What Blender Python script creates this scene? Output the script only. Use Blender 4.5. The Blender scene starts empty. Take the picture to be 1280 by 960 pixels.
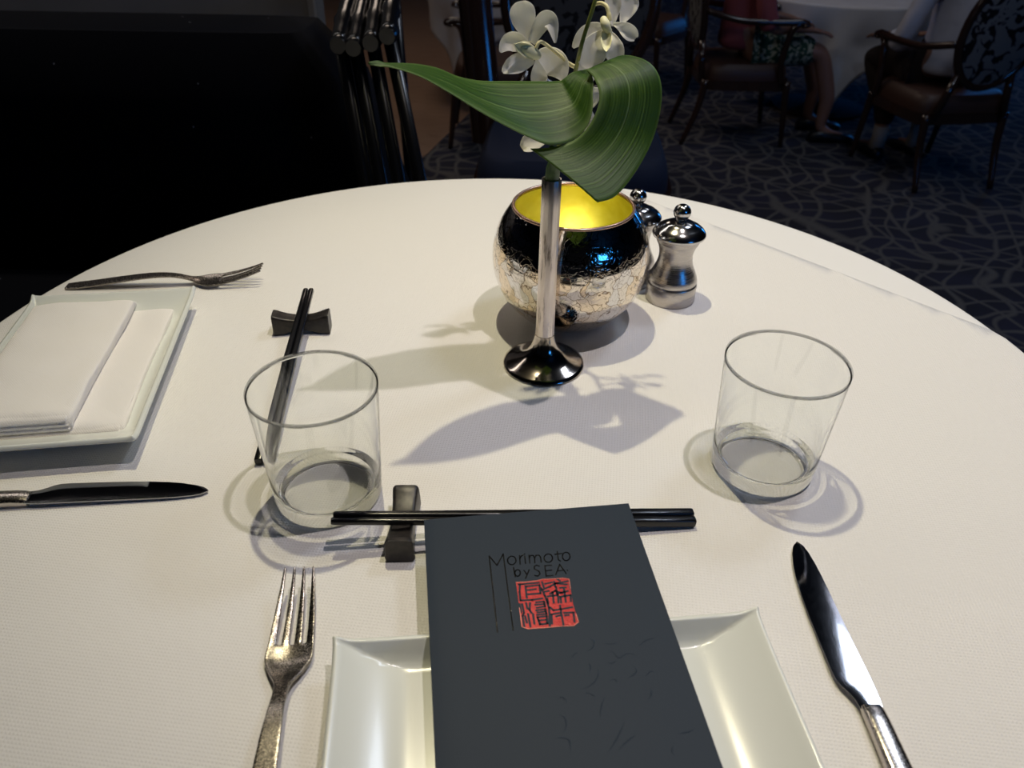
import bpy, bmesh, math, random
from mathutils import Vector, Matrix, noise
random.seed(7)
PI = math.pi
sc = bpy.context.scene
C = sc.collection
TZ = 0.75                                   # height of the table top above the floor

# ------------------------------------------------------------------ camera
PITCH, ROLL, FPX = math.radians(34.956), math.radians(1.0057), 961.0
cd = bpy.data.cameras.new('camera'); cam = bpy.data.objects.new('camera', cd); C.objects.link(cam)
F_ = Vector((0, math.cos(PITCH), -math.sin(PITCH))); X0 = Vector((1, 0, 0)); U0 = X0.cross(F_)
XR = X0*math.cos(ROLL) + U0*math.sin(ROLL); UR = -X0*math.sin(ROLL) + U0*math.cos(ROLL)
CAM = Vector((0, 0, TZ + 0.38))
m = Matrix((XR, UR, -F_)).transposed().to_4x4(); m.translation = CAM
cam.matrix_world = m
cd.sensor_width = 36; cd.lens = FPX/1280*36; cd.clip_start = 0.01
cd.dof.use_dof = True; cd.dof.focus_distance = 0.60; cd.dof.aperture_fstop = 11
sc.camera = cam

# ------------------------------------------------------------------ world, exposure
w = bpy.data.worlds.new('world'); sc.world = w; w.use_nodes = True
w.node_tree.nodes['Background'].inputs[0].default_value = (0.80, 0.85, 1.0, 1)
w.node_tree.nodes['Background'].inputs[1].default_value = 0.012
sc.view_settings.view_transform = 'Standard'; sc.view_settings.look = 'None'
sc.view_settings.exposure = -0.09; sc.view_settings.gamma = 1.0
sc.view_settings.use_curve_mapping = False
sc.cycles.use_denoising = True
sc.cycles.max_bounces = 12; sc.cycles.transmission_bounces = 10; sc.cycles.transparent_max_bounces = 16
sc.cycles.blur_glossy = 0.3; sc.cycles.sample_clamp_indirect = 4.0

def spot(name, loc, target, power, col, angle, blend=0.5, rad=0.02):
    d = bpy.data.lights.new(name, 'SPOT'); d.energy = power; d.color = col
    d.spot_size = math.radians(angle); d.spot_blend = blend; d.shadow_soft_size = rad; d.cycles.is_caustics_light = True
    o = bpy.data.objects.new(name, d); C.objects.link(o); o.location = loc
    o.rotation_euler = (Vector(target)-Vector(loc)).to_track_quat('-Z', 'Y').to_euler()
    return o
def area(name, loc, target, power, col, sx, sy):
    d = bpy.data.lights.new(name, 'AREA'); d.energy = power; d.color = col; d.shape = 'RECTANGLE'; d.size = sx; d.size_y = sy
    o = bpy.data.objects.new(name, d); C.objects.link(o); o.location = loc
    o.rotation_euler = (Vector(target)-Vector(loc)).to_track_quat('-Z', 'Y').to_euler()
    return o
spot('ceiling_spot', (0.445, 0.402, TZ+1.9), (0.24, 0.56, TZ), 55, (1.0, 0.91, 0.91), 48, 0.9, 0.018)
spot('ceiling_spot', (-0.108, 0.86, TZ+1.5), (0.10, 0.66, TZ), 47, (1.0, 0.90, 0.60), 60, 0.8, 0.014)
area('cool_side_light', (1.1, 1.5, 2.6), (0.45, 0.65, TZ), 9.0, (0.72, 0.82, 1.0), 0.35, 0.35)
area('room_glow', (1.4, 1.9, 2.7), (1.4, 2.2, 0), 1.1, (0.80, 0.84, 1.0), 0.4, 0.4)
area('far_table_light', (1.75, 3.1, 2.7), (1.5, 3.5, 0.3), 3.6, (0.85, 0.88, 1.0), 0.6, 0.6)
area('walkway_light', (-0.7, 4.6, 2.7), (-0.6, 4.6, 0), 12.0, (1.0, 0.82, 0.68), 0.8, 0.8)
area('partition_light', (-1.0, 1.62, 2.1), (-1.0, 1.95, 1.0), 5.0, (1.0, 0.92, 0.86), 1.8, 0.08)

# ------------------------------------------------------------------ helpers
def at(px, py, z=None, y=None):
    """world point seen at a pixel of the 1280x960 frame, at height z or at depth y"""
    d = F_ + XR*((px-640)/FPX) - UR*((py-480)/FPX)
    t = (z-CAM.z)/d.z if z is not None else y/d.y
    return CAM + d*t
def finish(name, bm, mat, parent=None, smooth=True, mods=None, sharp=None):
    me = bpy.data.meshes.new(name); bm.normal_update()
    bm.to_mesh(me); bm.free()
    if smooth:
        for p in me.polygons: p.use_smooth = True
    if sharp is not None and smooth:
        me.set_sharp_from_angle(angle=math.radians(sharp))
    o = bpy.data.objects.new(name, me); C.objects.link(o)
    for mm in (mat if isinstance(mat, (list, tuple)) else [mat]): me.materials.append(mm)
    if parent: o.parent = parent
    return o
def thing(name, label, cat, loc=(0, 0, 0), rotz=0, group=None):
    o = bpy.data.objects.new(name, None); C.objects.link(o); o.empty_display_size = 0.05
    o.location = loc; o.rotation_euler = (0, 0, rotz); tag(o, label, cat, group); return o
def tag(o, label, cat, group=None):
    o['label'] = label; o['category'] = cat
    if group: o['group'] = group
    return o
def struct(o): o['kind'] = 'structure'; return o
def dup(root, loc, rotz, label):
    r = root.copy(); C.objects.link(r); r.location = loc; r.rotation_euler = (0, 0, rotz); r['label'] = label
    for ch in list(root.children):
        c = ch.copy(); C.objects.link(c); c.parent = r
        for g in list(ch.children):
            d = g.copy(); C.objects.link(d); d.parent = c
    return r
def lathe(bm, prof, n=64, ox=0, oy=0, oz=0, close=False):
    rings = []
    for r, z in prof:
        if r < 1e-6: rings.append([bm.verts.new((ox, oy, oz+z))])
        else: rings.append([bm.verts.new((ox+r*math.cos(2*PI*i/n), oy+r*math.sin(2*PI*i/n), oz+z)) for i in range(n)])
    if close: rings.append(rings[0])
    for a, b in zip(rings, rings[1:]):
        for i in range(n):
            j = (i+1) % n
            if len(a) == 1 and len(b) == 1: continue
            if len(a) == 1: bm.faces.new((a[0], b[j], b[i]))
            elif len(b) == 1: bm.faces.new((a[i], a[j], b[0]))
            else: bm.faces.new((a[i], a[j], b[j], b[i]))
    return bm
def loft(bm, secs, cap=True):
    rings = [[bm.verts.new(p) for p in s] for s in secs]
    n = len(rings[0])
    for a, b in zip(rings, rings[1:]):
        for i in range(n):
            j = (i+1) % n; bm.faces.new((a[i], a[j], b[j], b[i]))
    if cap:
        bm.faces.new(list(reversed(rings[0]))); bm.faces.new(rings[-1])
    return bm
def tube(bm, pts, rad, n=10, cap=True):
    pts = [Vector(p) for p in pts]; k = len(pts)
    rs = rad if isinstance(rad, (list, tuple)) else [rad]*k
    secs = []; ref = None
    for i, p in enumerate(pts):
        t = (pts[min(i+1, k-1)]-pts[max(i-1, 0)])
        if t.length < 1e-9: t = Vector((0, 0, 1))
        t.normalize()
        if ref is None:
            ref = t.cross(Vector((0, 0, 1)) if abs(t.z) < 0.9 else Vector((1, 0, 0))).normalized()
        ref = (ref - t*ref.dot(t)).normalized(); b = t.cross(ref)
        secs.append([p+(ref*math.cos(2*PI*q/n)+b*math.sin(2*PI*q/n))*rs[i] for q in range(n)])
    return loft(bm, secs, cap)
def smoothpts(pts, sub=6):
    pts = [Vector(p) for p in pts]; out = []
    for i in range(len(pts)-1):
        p0 = pts[max(i-1, 0)]; p1 = pts[i]; p2 = pts[i+1]; p3 = pts[min(i+2, len(pts)-1)]
        for s in range(sub):
            t = s/sub
            out.append(0.5*((2*p1)+(-p0+p2)*t+(2*p0-5*p1+4*p2-p3)*t*t+(-p0+3*p1-3*p2+p3)*t**3))
    out.append(pts[-1]); return out
def box(bm, x0, x1, y0, y1, z0, z1, bevel=0.0, seg=3, M=None):
    r = bmesh.ops.create_cube(bm, size=1.0); vs = r['verts']
    for v in vs:
        v.co = Vector(((x0+x1)/2+v.co.x*(x1-x0), (y0+y1)/2+v.co.y*(y1-y0), (z0+z1)/2+v.co.z*(z1-z0)))
    es = list({e for v in vs for e in v.link_edges})
    if bevel > 0:
        r2 = bmesh.ops.bevel(bm, geom=es, offset=bevel, segments=seg, affect='EDGES', profile=0.5)
        vs = list({v for f in r2['faces'] for v in f.verts} | {v for v in vs if v.is_valid})
    if M is not None:
        bmesh.ops.transform(bm, matrix=M, verts=[v for v in vs if v.is_valid])
    return bm
def superellipse(xl, xr, z0, z1, n=16, p=2.5):
    cx, cz, hx, hz = (xl+xr)/2, (z0+z1)/2, (xr-xl)/2, (z1-z0)/2; o = []
    for i in range(n):
        a = 2*PI*i/n; c, s = math.cos(a), math.sin(a)
        o.append((cx+hx*math.copysign(abs(c)**(2/p), c), cz+hz*math.copysign(abs(s)**(2/p), s)))
    return o
def gridmesh(bm, rows, uvl=None, thick=None):
    """rows: list of rows of points"""
    vv = [[bm.verts.new(p) for p in r] for r in rows]
    uv = bm.loops.layers.uv.new('uv') if uvl else None
    R, Q = len(rows), len(rows[0])
    for i in range(R-1):
        for j in range(Q-1):
            f = bm.faces.new((vv[i][j], vv[i][j+1], vv[i+1][j+1], vv[i+1][j]))
            if uv:
                for l, (a, b) in zip(f.loops, ((i, j), (i, j+1), (i+1, j+1), (i+1, j))):
                    l[uv].uv = (a/(R-1), b/(Q-1))
    return bm
def mod(o, kind, **kw):
    mm = o.modifiers.new(kind.lower(), kind)
    for k, v in kw.items(): setattr(mm, k, v)
    return mm

# ------------------------------------------------------------------ materials
class NT:
    def __init__(s, name):
        s.m = bpy.data.materials.new(name); s.m.use_nodes = True; s.t = s.m.node_tree
        s.b = s.t.nodes['Principled BSDF']; s.out = s.t.nodes['Material Output']
    def n(s, ty, **kw):
        o = s.t.nodes.new(ty)
        for k, v in kw.items():
            if k.startswith('i_'):
                key = k[2:].replace('_', ' ')
                o.inputs[int(key) if key.isdigit() else key].default_value = v
            else: setattr(o, k, v)
        return o
    def l(s, a, b): s.t.links.new(a, b); return s
    def ramp(s, fac, stops, interp='LINEAR'):
        r = s.n('ShaderNodeValToRGB'); e = r.color_ramp.elements; r.color_ramp.interpolation = interp
        while len(e) < len(stops): e.new(0.5)
        for k, (p, c) in enumerate(stops):
            e[k].position = p; e[k].color = (c, c, c, 1) if not isinstance(c, (tuple, list)) else (*c[:3], 1)
        s.l(fac, r.inputs[0]); return r.outputs[0]
    def bump(s, h, strength, dist=0.001):
        b = s.n('ShaderNodeBump', i_Strength=strength, i_Distance=dist); s.l(h, b.inputs['Height']); s.l(b.outputs[0], s.b.inputs['Normal']); return b
    def co(s, scale=(1, 1, 1), rot=(0, 0, 0), kind='Object'):
        tc = s.n('ShaderNodeTexCoord'); mp = s.n('ShaderNodeMapping'); mp.inputs['Scale'].default_value = scale; mp.inputs['Rotation'].default_value = rot
        s.l(tc.outputs[kind], mp.inputs[0]); return mp.outputs[0]
def simple(name, col, rough=0.5, metal=0.0, spec=0.5, **kw):
    t = NT(name); t.b.inputs['Base Color'].default_value = (*col, 1); t.b.inputs['Roughness'].default_value = rough
    t.b.inputs['Metallic'].default_value = metal; t.b.inputs['Specular IOR Level'].default_value = spec
    for k, v in kw.items(): t.b.inputs[k.replace('_', ' ')].default_value = v
    return t
def noisy(name, c0, c1, scale, rough=0.6, metal=0, spec=0.5, bump=0.0, dist=0.001, detail=4, stretch=(1, 1, 1)):
    t = simple(name, c0, rough, metal, spec); nz = t.n('ShaderNodeTexNoise', i_Scale=scale, i_Detail=detail)
    t.l(t.co(stretch), nz.inputs[0]); t.l(t.ramp(nz.outputs[0], [(0.3, c0), (0.7, c1)]), t.b.inputs['Base Color'])
    if bump: t.bump(nz.outputs[0], bump, dist)
    return t.m

def cloth_mat(name, col, rot, pitch, strength, rough=0.85):
    t = simple(name, col, rough, 0, 0.25)
    co = t.co(rot=(0, 0, rot))
    w1 = t.n('ShaderNodeTexWave', bands_direction='X', i_Scale=1/pitch/3.183, i_Distortion=0.6, wave_profile='SIN'); w1.inputs['Detail Scale'].default_value = 200; t.l(co, w1.inputs[0])
    w2 = t.n('ShaderNodeTexWave', bands_direction='Y', i_Scale=1/pitch/3.183, i_Distortion=0.6, wave_profile='SIN'); w2.inputs['Detail Scale'].default_value = 200; t.l(co, w2.inputs[0])
    mx = t.n('ShaderNodeMath', operation='MULTIPLY'); t.l(w1.outputs['Fac'], mx.inputs[0]); t.l(w2.outputs['Fac'], mx.inputs[1])
    nz = t.n('ShaderNodeTexNoise', i_Scale=1500.0, i_Detail=2.0); t.l(co, nz.inputs[0])
    ad = t.n('ShaderNodeMath', operation='MULTIPLY_ADD'); t.l(nz.outputs[0], ad.inputs[0]); ad.inputs[1].default_value = 0.35; t.l(mx.outputs[0], ad.inputs[2])
    b1 = t.n('ShaderNodeBump', i_Strength=strength, i_Distance=0.0004); t.l(ad.outputs[0], b1.inputs['Height'])
    big = t.n('ShaderNodeTexNoise', i_Scale=7.0, i_Detail=3.0); t.l(t.co((1, 1.8, 1), (0, 0, 0.5)), big.inputs[0])
    b2 = t.n('ShaderNodeBump', i_Strength=0.35, i_Distance=0.006); t.l(big.outputs[0], b2.inputs['Height']); t.l(b1.outputs[0], b2.inputs['Normal'])
    t.l(b2.outputs[0], t.b.inputs['Normal'])
    return t.m
M = {}
M['overlay'] = cloth_mat('woven_white_linen', (0.80, 0.78, 0.75), 0.12, 0.0022, 0.7)
M['undercloth'] = cloth_mat('smooth_white_linen', (0.80, 0.79, 0.77), 0.5, 0.0010, 0.3)
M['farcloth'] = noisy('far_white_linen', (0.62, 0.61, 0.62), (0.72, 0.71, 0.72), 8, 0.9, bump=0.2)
M['napkin'] = cloth_mat('napkin_linen', (0.84, 0.81, 0.78), 0.9, 0.0014, 0.4)
M['porcelain'] = simple('white_porcelain', (0.72, 0.74, 0.69), 0.24, 0, 0.5, Coat_Weight=0.25, Coat_Roughness=0.10).m

def lacquer():
    t = simple('black_lacquer', (0.004, 0.004, 0.005), 0.22, 0, 0.4); return t.m
M['lacquer'] = lacquer()
def rest_mat():
    t = simple('dark_glazed_stoneware', (0.016, 0.013, 0.012), 0.38, 0.25, 0.5)
    nz = t.n('ShaderNodeTexNoise', i_Scale=260.0, i_Detail=5.0); t.l(t.co(), nz.inputs[0])
    t.l(t.ramp(nz.outputs[0], [(0.35, (0.010, 0.009, 0.009)), (0.75, (0.035, 0.028, 0.025))]), t.b.inputs['Base Color'])
    t.bump(nz.outputs[0], 0.15, 0.0006); return t.m
M['rest'] = rest_mat()

def steel(name, col, rough, scratch=0.2, spots=0.0):
    t = simple(name, col, rough, 1.0)
    nz = t.n('ShaderNodeTexNoise', i_Scale=900.0, i_Detail=6.0, i_Roughness=0.7); t.l(t.co(), nz.inputs[0])
    t.l(t.ramp(nz.outputs[0], [(0.3, rough*0.6), (0.75, min(1, rough*1.8))]), t.b.inputs['Roughness'])
    t.bump(nz.outputs[0], scratch, 0.0002)
    if spots:
        v = t.n('ShaderNodeTexNoise', i_Scale=420.0, i_Detail=3.0); t.l(t.co(), v.inputs[0])
        t.l(t.ramp(v.outputs[0], [(0.5, col), (0.7, tuple(c*(1-spots) for c in col))]), t.b.inputs['Base Color'])
    return t.m
M['steel'] = steel('worn_table_steel', (0.50, 0.46, 0.42), 0.20, 0.10)
M['knife_blade'] = steel('polished_knife_steel', (0.38, 0.38, 0.40), 0.06, 0.05)
M['fork_steel'] = steel('worn_fork_steel', (0.31, 0.28, 0.25), 0.22, 0.3, 0.4)
def brushed():
    t = simple('brushed_steel', (0.48, 0.45, 0.43), 0.28, 1.0)
    nz = t.n('ShaderNodeTexNoise', i_Scale=40.0, i_Detail=4.0); t.l(t.co((1, 1, 60)), nz.inputs[0])
    t.l(t.ramp(nz.outputs[0], [(0.3, 0.22), (0.7, 0.38)]), t.b.inputs['Roughness']); t.bump(nz.outputs[0], 0.06, 0.0002); return t.m
M['brushed'] = brushed()
M['cap_steel'] = simple('polished_cap_steel', (0.55, 0.54, 0.53), 0.14, 1.0).m
def silver():
    t = simple('tarnished_silver', (0.70, 0.64, 0.58), 0.16, 1.0)
    nz = t.n('ShaderNodeTexNoise', i_Scale=55.0, i_Detail=6.0, i_Roughness=0.65); t.l(t.co((1.6, 1.6, 0.22)), nz.inputs[0])
    t.l(t.ramp(nz.outputs[0], [(0.34, (0.16, 0.13, 0.11)), (0.42, (0.70, 0.62, 0.57)), (0.8, (0.90, 0.84, 0.78))]), t.b.inputs['Base Color'])
    t.l(t.ramp(nz.outputs[0], [(0.4, 0.40), (0.6, 0.26)]), t.b.inputs['Roughness']); return t.m
M['silver'] = silver()
M['silver_foot'] = noisy('tarnished_silver_foot', (0.34, 0.29, 0.25), (0.62, 0.56, 0.50), 60, 0.12, 1.0)
def mercury():
    t = simple('crackled_mercury_glass', (0.72, 0.62, 0.50), 0.05, 1.0)
    nz = t.n('ShaderNodeTexNoise', i_Scale=45.0, i_Detail=3.0); t.l(t.co(), nz.inputs[0])
    mix = t.n('ShaderNodeMixRGB', blend_type='LINEAR_LIGHT', i_Fac=0.018); t.l(t.co(), mix.inputs[1]); t.l(nz.outputs['Color'], mix.inputs[2])
    v = t.n('ShaderNodeTexVoronoi', feature='DISTANCE_TO_EDGE', i_Scale=62.0); t.l(mix.outputs[0], v.inputs[0])
    v2 = t.n('ShaderNodeTexVoronoi', feature='DISTANCE_TO_EDGE', i_Scale=160.0); t.l(mix.outputs[0], v2.inputs[0])
    r1 = t.ramp(v.outputs['Distance'], [(0.0, 0.0), (0.035, 1.0)]); r2 = t.ramp(v2.outputs['Distance'], [(0.0, 0.35), (0.04, 1.0)])
    mn = t.n('ShaderNodeMath', operation='MULTIPLY'); t.l(r1, mn.inputs[0]); t.l(r2, mn.inputs[1])
    cc = t.n('ShaderNodeTexVoronoi', i_Scale=62.0); t.l(mix.outputs[0], cc.inputs[0])
    cell = t.ramp(cc.outputs['Color'], [(0.1, (0.84, 0.68, 0.48)), (0.5, (0.80, 0.74, 0.66)), (0.9, (0.74, 0.74, 0.76))])
    m2 = t.n('ShaderNodeMixRGB'); t.l(mn.outputs[0], m2.inputs[0]); m2.inputs[1].default_value = (0.16, 0.10, 0.05, 1); t.l(cell, m2.inputs[2])
    t.l(m2.outputs[0], t.b.inputs['Base Color'])
    b0 = t.n('ShaderNodeBump', i_Strength=0.22, i_Distance=0.0003); t.l(mn.outputs[0], b0.inputs['Height'])
    n3 = t.n('ShaderNodeTexNoise', i_Scale=70.0, i_Detail=2.0); t.l(t.co(), n3.inputs[0])
    b1 = t.n('ShaderNodeBump', i_Strength=0.16, i_Distance=0.0006); t.l(n3.outputs[0], b1.inputs['Height']); t.l(b0.outputs[0], b1.inputs['Normal'])
    t.l(b1.outputs[0], t.b.inputs['Normal']); return t.m
M['mercury'] = mercury()
M['lining'] = noisy('yellow_gold_lining', (0.72, 0.66, 0.10), (0.95, 0.92, 0.42), 30, 0.32, 0.8, bump=0.25, dist=0.002)
M['bowl_rim'] = simple('rosy_metal_rim', (0.52, 0.34, 0.26), 0.25, 0.8).m

def glass_mat(name, clear):
    t = NT(name); t.t.nodes.remove(t.b)
    g = t.n('ShaderNodeBsdfGlass', i_IOR=1.45, i_Roughness=0.0); g.inputs[0].default_value = (0.99, 0.995, 0.99, 1)
    tr = t.n('ShaderNodeBsdfTransparent'); tr.inputs[0].default_value = (0.985, 0.99, 0.985, 1)
    mx = t.n('ShaderNodeMixShader', i_Fac=clear); t.l(g.outputs[0], mx.inputs[1]); t.l(tr.outputs[0], mx.inputs[2])
    t.l(mx.outputs[0], t.out.inputs[0]); return t.m
M['glass'] = glass_mat('clear_glass', 0.0)
M['glass_base'] = glass_mat('thin_clear_glass', 0.86)
M['glass_rim'] = glass_mat('rounded_glass_rim', 0.55)

def leather():
    t = simple('blue_slate_cover', (0.011, 0.021, 0.037), 0.6, 0, 0.28)
    nz = t.n('ShaderNodeTexNoise', i_Scale=900.0, i_Detail=4.0); t.l(t.co(), nz.inputs[0]); t.bump(nz.outputs[0], 0.25, 0.0003)
    return t.m
M['cover'] = leather()
M['pages'] = simple('page_edges', (0.03, 0.04, 0.05), 0.8).m
M['black_foil'] = noisy('black_foil', (0.004, 0.004, 0.005), (0.03, 0.028, 0.026), 700, 0.15, 0.6, bump=0.5, dist=0.0005)
M['red_foil'] = noisy('red_foil', (0.36, 0.010, 0.014), (0.50, 0.030, 0.030), 900, 0.30, 0.25, bump=0.5, dist=0.0004)
M['foil_edge'] = noisy('pale_red_foil_edge', (0.62, 0.10, 0.08), (0.80, 0.38, 0.30), 1500, 0.3, 0.3)

def leaf_mat():
    t = simple('striped_green_leaf', (0.05, 0.14, 0.02), 0.42, 0, 0.30)
    tc = t.n('ShaderNodeTexCoord'); mp = t.n('ShaderNodeMapping'); mp.inputs['Scale'].default_value = (1.2, 34, 1); t.l(tc.outputs['UV'], mp.inputs[0])
    nz = t.n('ShaderNodeTexNoise', i_Scale=1.0, i_Detail=6.0, i_Roughness=0.6); t.l(mp.outputs[0], nz.inputs[0])
    col = t.ramp(nz.outputs[0], [(0.34, (0.007, 0.030, 0.004)), (0.5, (0.022, 0.076, 0.009)), (0.66, (0.085, 0.160, 0.030))])
    # pale midrib line and paler margin
    sep = t.n('ShaderNodeSeparateXYZ'); t.l(tc.outputs['UV'], sep.inputs[0])
    mid = t.ramp(sep.outputs['Y'], [(0.0, 0.55), (0.05, 0.25), (0.14, 0.0), (0.455, 0.0), (0.47, 0.6), (0.485, 0.0), (0.97, 0.0), (1.0, 0.3)])
    mx = t.n('ShaderNodeMixRGB'); t.l(mid, mx.inputs[0]); t.l(col, mx.inputs[1]); mx.inputs[2].default_value = (0.26, 0.38, 0.15, 1)
    t.l(mx.outputs[0], t.b.inputs['Base Color']); t.bump(nz.outputs[0], 0.35, 0.001)
    tl = t.n('ShaderNodeBsdfTranslucent'); tl.inputs[0].default_value = (0.34, 0.42, 0.05, 1)
    ms = t.n('ShaderNodeMixShader', i_Fac=0.32); t.l(t.b.outputs[0], ms.inputs[1]); t.l(tl.outputs[0], ms.inputs[2]); t.l(ms.outputs[0], t.out.inputs[0])
    return t.m
M['leaf'] = leaf_mat()
M['stalk'] = noisy('green_stalk', (0.03, 0.08, 0.015), (0.06, 0.13, 0.03), 200, 0.4)
M['flower_stem'] = noisy('olive_stem', (0.16, 0.20, 0.03), (0.24, 0.26, 0.06), 200, 0.45)
def petal_mat():
    t = simple('white_petal', (0.90, 0.89, 0.84), 0.55, 0, 0.3)
    tc = t.n('ShaderNodeTexCoord'); mp = t.n('ShaderNodeMapping'); mp.inputs['Scale'].default_value = (1.0, 14, 1); t.l(tc.outputs['UV'], mp.inputs[0])
    nz = t.n('ShaderNodeTexNoise', i_Scale=1.5, i_Detail=3.0); t.l(mp.outputs[0], nz.inputs[0])
    t.l(t.ramp(nz.outputs[0], [(0.3, (0.86, 0.85, 0.77)), (0.7, (0.93, 0.92, 0.89))]), t.b.inputs['Base Color']); t.bump(nz.outputs[0], 0.25, 0.0008)
    tl = t.n('ShaderNodeBsdfTranslucent'); tl.inputs[0].default_value = (0.95, 0.94, 0.88, 1)
    ms = t.n('ShaderNodeMixShader', i_Fac=0.40); t.l(t.b.outputs[0], ms.inputs[1]); t.l(tl.outputs[0], ms.inputs[2]); t.l(ms.outputs[0], t.out.inputs[0])
    return t.m
M['petal'] = petal_mat()
M['lip'] = simple('cream_lip', (0.80, 0.78, 0.50), 0.5, Subsurface_Weight=0.0).m
M['pedicel'] = simple('pale_pedicel', (0.72, 0.66, 0.36), 0.5).m

def carpet():
    t = simple('patterned_carpet', (0.012, 0.012, 0.02), 0.95, 0, 0.1)
    def lines(rot, sc_, dist, off, lo, hi):
        co = t.co((1, 1, 1), (0, 0, rot))
        wv = t.n('ShaderNodeTexWave', bands_direction='X', wave_profile='SIN', i_Scale=sc_, i_Distortion=dist)
        wv.inputs['Detail'].default_value = 0.0; wv.inputs['Detail Scale'].default_value = 1.6; wv.inputs['Phase Offset'].default_value = off
        t.l(co, wv.inputs[0]); return t.ramp(wv.outputs['Fac'], [(lo, 0.0), (hi, 1.0)])
    a = lines(0.35, 3.0, 6.0, 0, 0.88, 1.0); b = lines(1.45, 3.4, 5.0, 2, 0.90, 1.0); c = lines(-0.5, 2.2, 8.0, 4, 0.91, 1.0)
    m1 = t.n('ShaderNodeMath', operation='MAXIMUM'); t.l(a, m1.inputs[0]); t.l(b, m1.inputs[1])
    m2 = t.n('ShaderNodeMath', operation='MAXIMUM'); t.l(m1.outputs[0], m2.inputs[0]); t.l(c, m2.inputs[1])
    nz = t.n('ShaderNodeTexNoise', i_Scale=5.0); t.l(t.co(), nz.inputs[0])
    base = t.ramp(nz.outputs[0], [(0.35, (0.030, 0.030, 0.038)), (0.65, (0.036, 0.036, 0.056))])
    mx = t.n('ShaderNodeMixRGB'); t.l(m2.outputs[0], mx.inputs[0]); t.l(base, mx.inputs[1]); mx.inputs[2].default_value = (0.12, 0.115, 0.11, 1)
    t.l(mx.outputs[0], t.b.inputs['Base Color'])
    fz = t.n('ShaderNodeTexNoise', i_Scale=300.0); t.l(t.co(), fz.inputs[0]); t.bump(fz.outputs[0], 0.4, 0.003); return t.m
M['carpet'] = carpet()
M['woodfloor'] = noisy('warm_timber_floor', (0.20, 0.12, 0.075), (0.27, 0.17, 0.11), 6, 0.5, stretch=(1, 8, 1))
M['partition'] = noisy('grey_brown_partition', (0.16, 0.15, 0.14), (0.22, 0.205, 0.19), 5, 0.7, bump=0.1)
M['trim'] = simple('pale_metal_trim', (0.45, 0.40, 0.34), 0.4, 0.5).m
M['wall'] = simple('dark_wall', (0.02, 0.02, 0.024), 0.8).m
def velvet():
    t = simple('black_upholstery', (0.0035, 0.0035, 0.005), 0.9, 0, 0.15)
    v = t.n('ShaderNodeTexVoronoi', i_Scale=22.0); t.l(t.co(), v.inputs[0])
    v.inputs['Randomness'].default_value = 1.0
    s = t.ramp(v.outputs['Distance'], [(0.0, 1.0), (0.02, 1.0), (0.045, 0.0)])
    mx = t.n('ShaderNodeMixRGB'); t.l(s, mx.inputs[0]); mx.inputs[1].default_value = (0.0035, 0.0035, 0.005, 1); mx.inputs[2].default_value = (0.30, 0.30, 0.32, 1)
    t.l(mx.outputs[0], t.b.inputs['Base Color']); return t.m
M['velvet'] = velvet()
M['chairwood'] = noisy('dark_polished_wood', (0.022, 0.010, 0.007), (0.045, 0.020, 0.013), 9, 0.15, 0, 0.8, stretch=(1, 1, 0.2))
M['blueseat'] = simple('navy_seat_fabric', (0.009, 0.015, 0.040), 0.8).m
M['brownseat'] = simple('brown_seat_leather', (0.06, 0.028, 0.018), 0.5).m
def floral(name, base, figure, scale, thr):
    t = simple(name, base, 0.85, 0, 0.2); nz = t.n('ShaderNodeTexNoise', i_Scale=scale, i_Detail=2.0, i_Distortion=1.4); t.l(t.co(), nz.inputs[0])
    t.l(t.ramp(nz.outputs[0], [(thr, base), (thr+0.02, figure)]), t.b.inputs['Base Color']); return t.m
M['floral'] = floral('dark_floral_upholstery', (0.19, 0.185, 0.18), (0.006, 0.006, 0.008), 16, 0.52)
M['shaded_floral'] = floral('shaded_floral_upholstery', (0.055, 0.054, 0.056), (0.006, 0.006, 0.008), 16, 0.52)  # same floral darkened, shade put into the colour of this chair back
M['dress'] = floral('green_floral_dress', (0.020, 0.055, 0.035), (0.34, 0.35, 0.27), 26, 0.53)
M['skin'] = simple('skin', (0.27, 0.14, 0.10), 0.5).m
M['hair'] = simple('dark_hair', (0.02, 0.014, 0.01), 0.5).m
M['greyhair'] = simple('grey_hair', (0.30, 0.29, 0.28), 0.5).m
M['shirt'] = noisy('white_shirt', (0.52, 0.53, 0.62), (0.62, 0.62, 0.70), 12, 0.85, bump=0.4, dist=0.01)
M['trousers'] = simple('dark_trousers', (0.022, 0.012, 0.009), 0.85).m
M['sock'] = simple('beige_sock', (0.36, 0.31, 0.26), 0.9).m
M['shoe'] = simple('black_shoe', (0.006, 0.006, 0.008), 0.35).m
M['pink'] = simple('dusty_pink_top', (0.26, 0.06, 0.07), 0.85).m
M['eye'] = simple('eye', (0.02, 0.015, 0.012), 0.2).m
def helper_glow(st):
    t = NT('added_blue_glow'); t.t.nodes.remove(t.b); e = t.n('ShaderNodeEmission', i_Strength=st); e.inputs[0].default_value = (0.03, 0.30, 1.0, 1)
    t.l(e.outputs[0], t.out.inputs[0]); return t.m
M['helper_glow'] = helper_glow(5.0); M['bright_helper_glow'] = helper_glow(7.0)  # emission for the added blue panels
M['wax'] = simple('yellow_wax', (0.8, 0.7, 0.25), 0.5).m
def flame():
    t = NT('added_candle_flame'); t.t.nodes.remove(t.b); e = t.n('ShaderNodeEmission', i_Strength=18.0); e.inputs[0].default_value = (1.0, 0.75, 0.2, 1)
    t.l(e.outputs[0], t.out.inputs[0]); return t.m
M['flame'] = flame()

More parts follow.
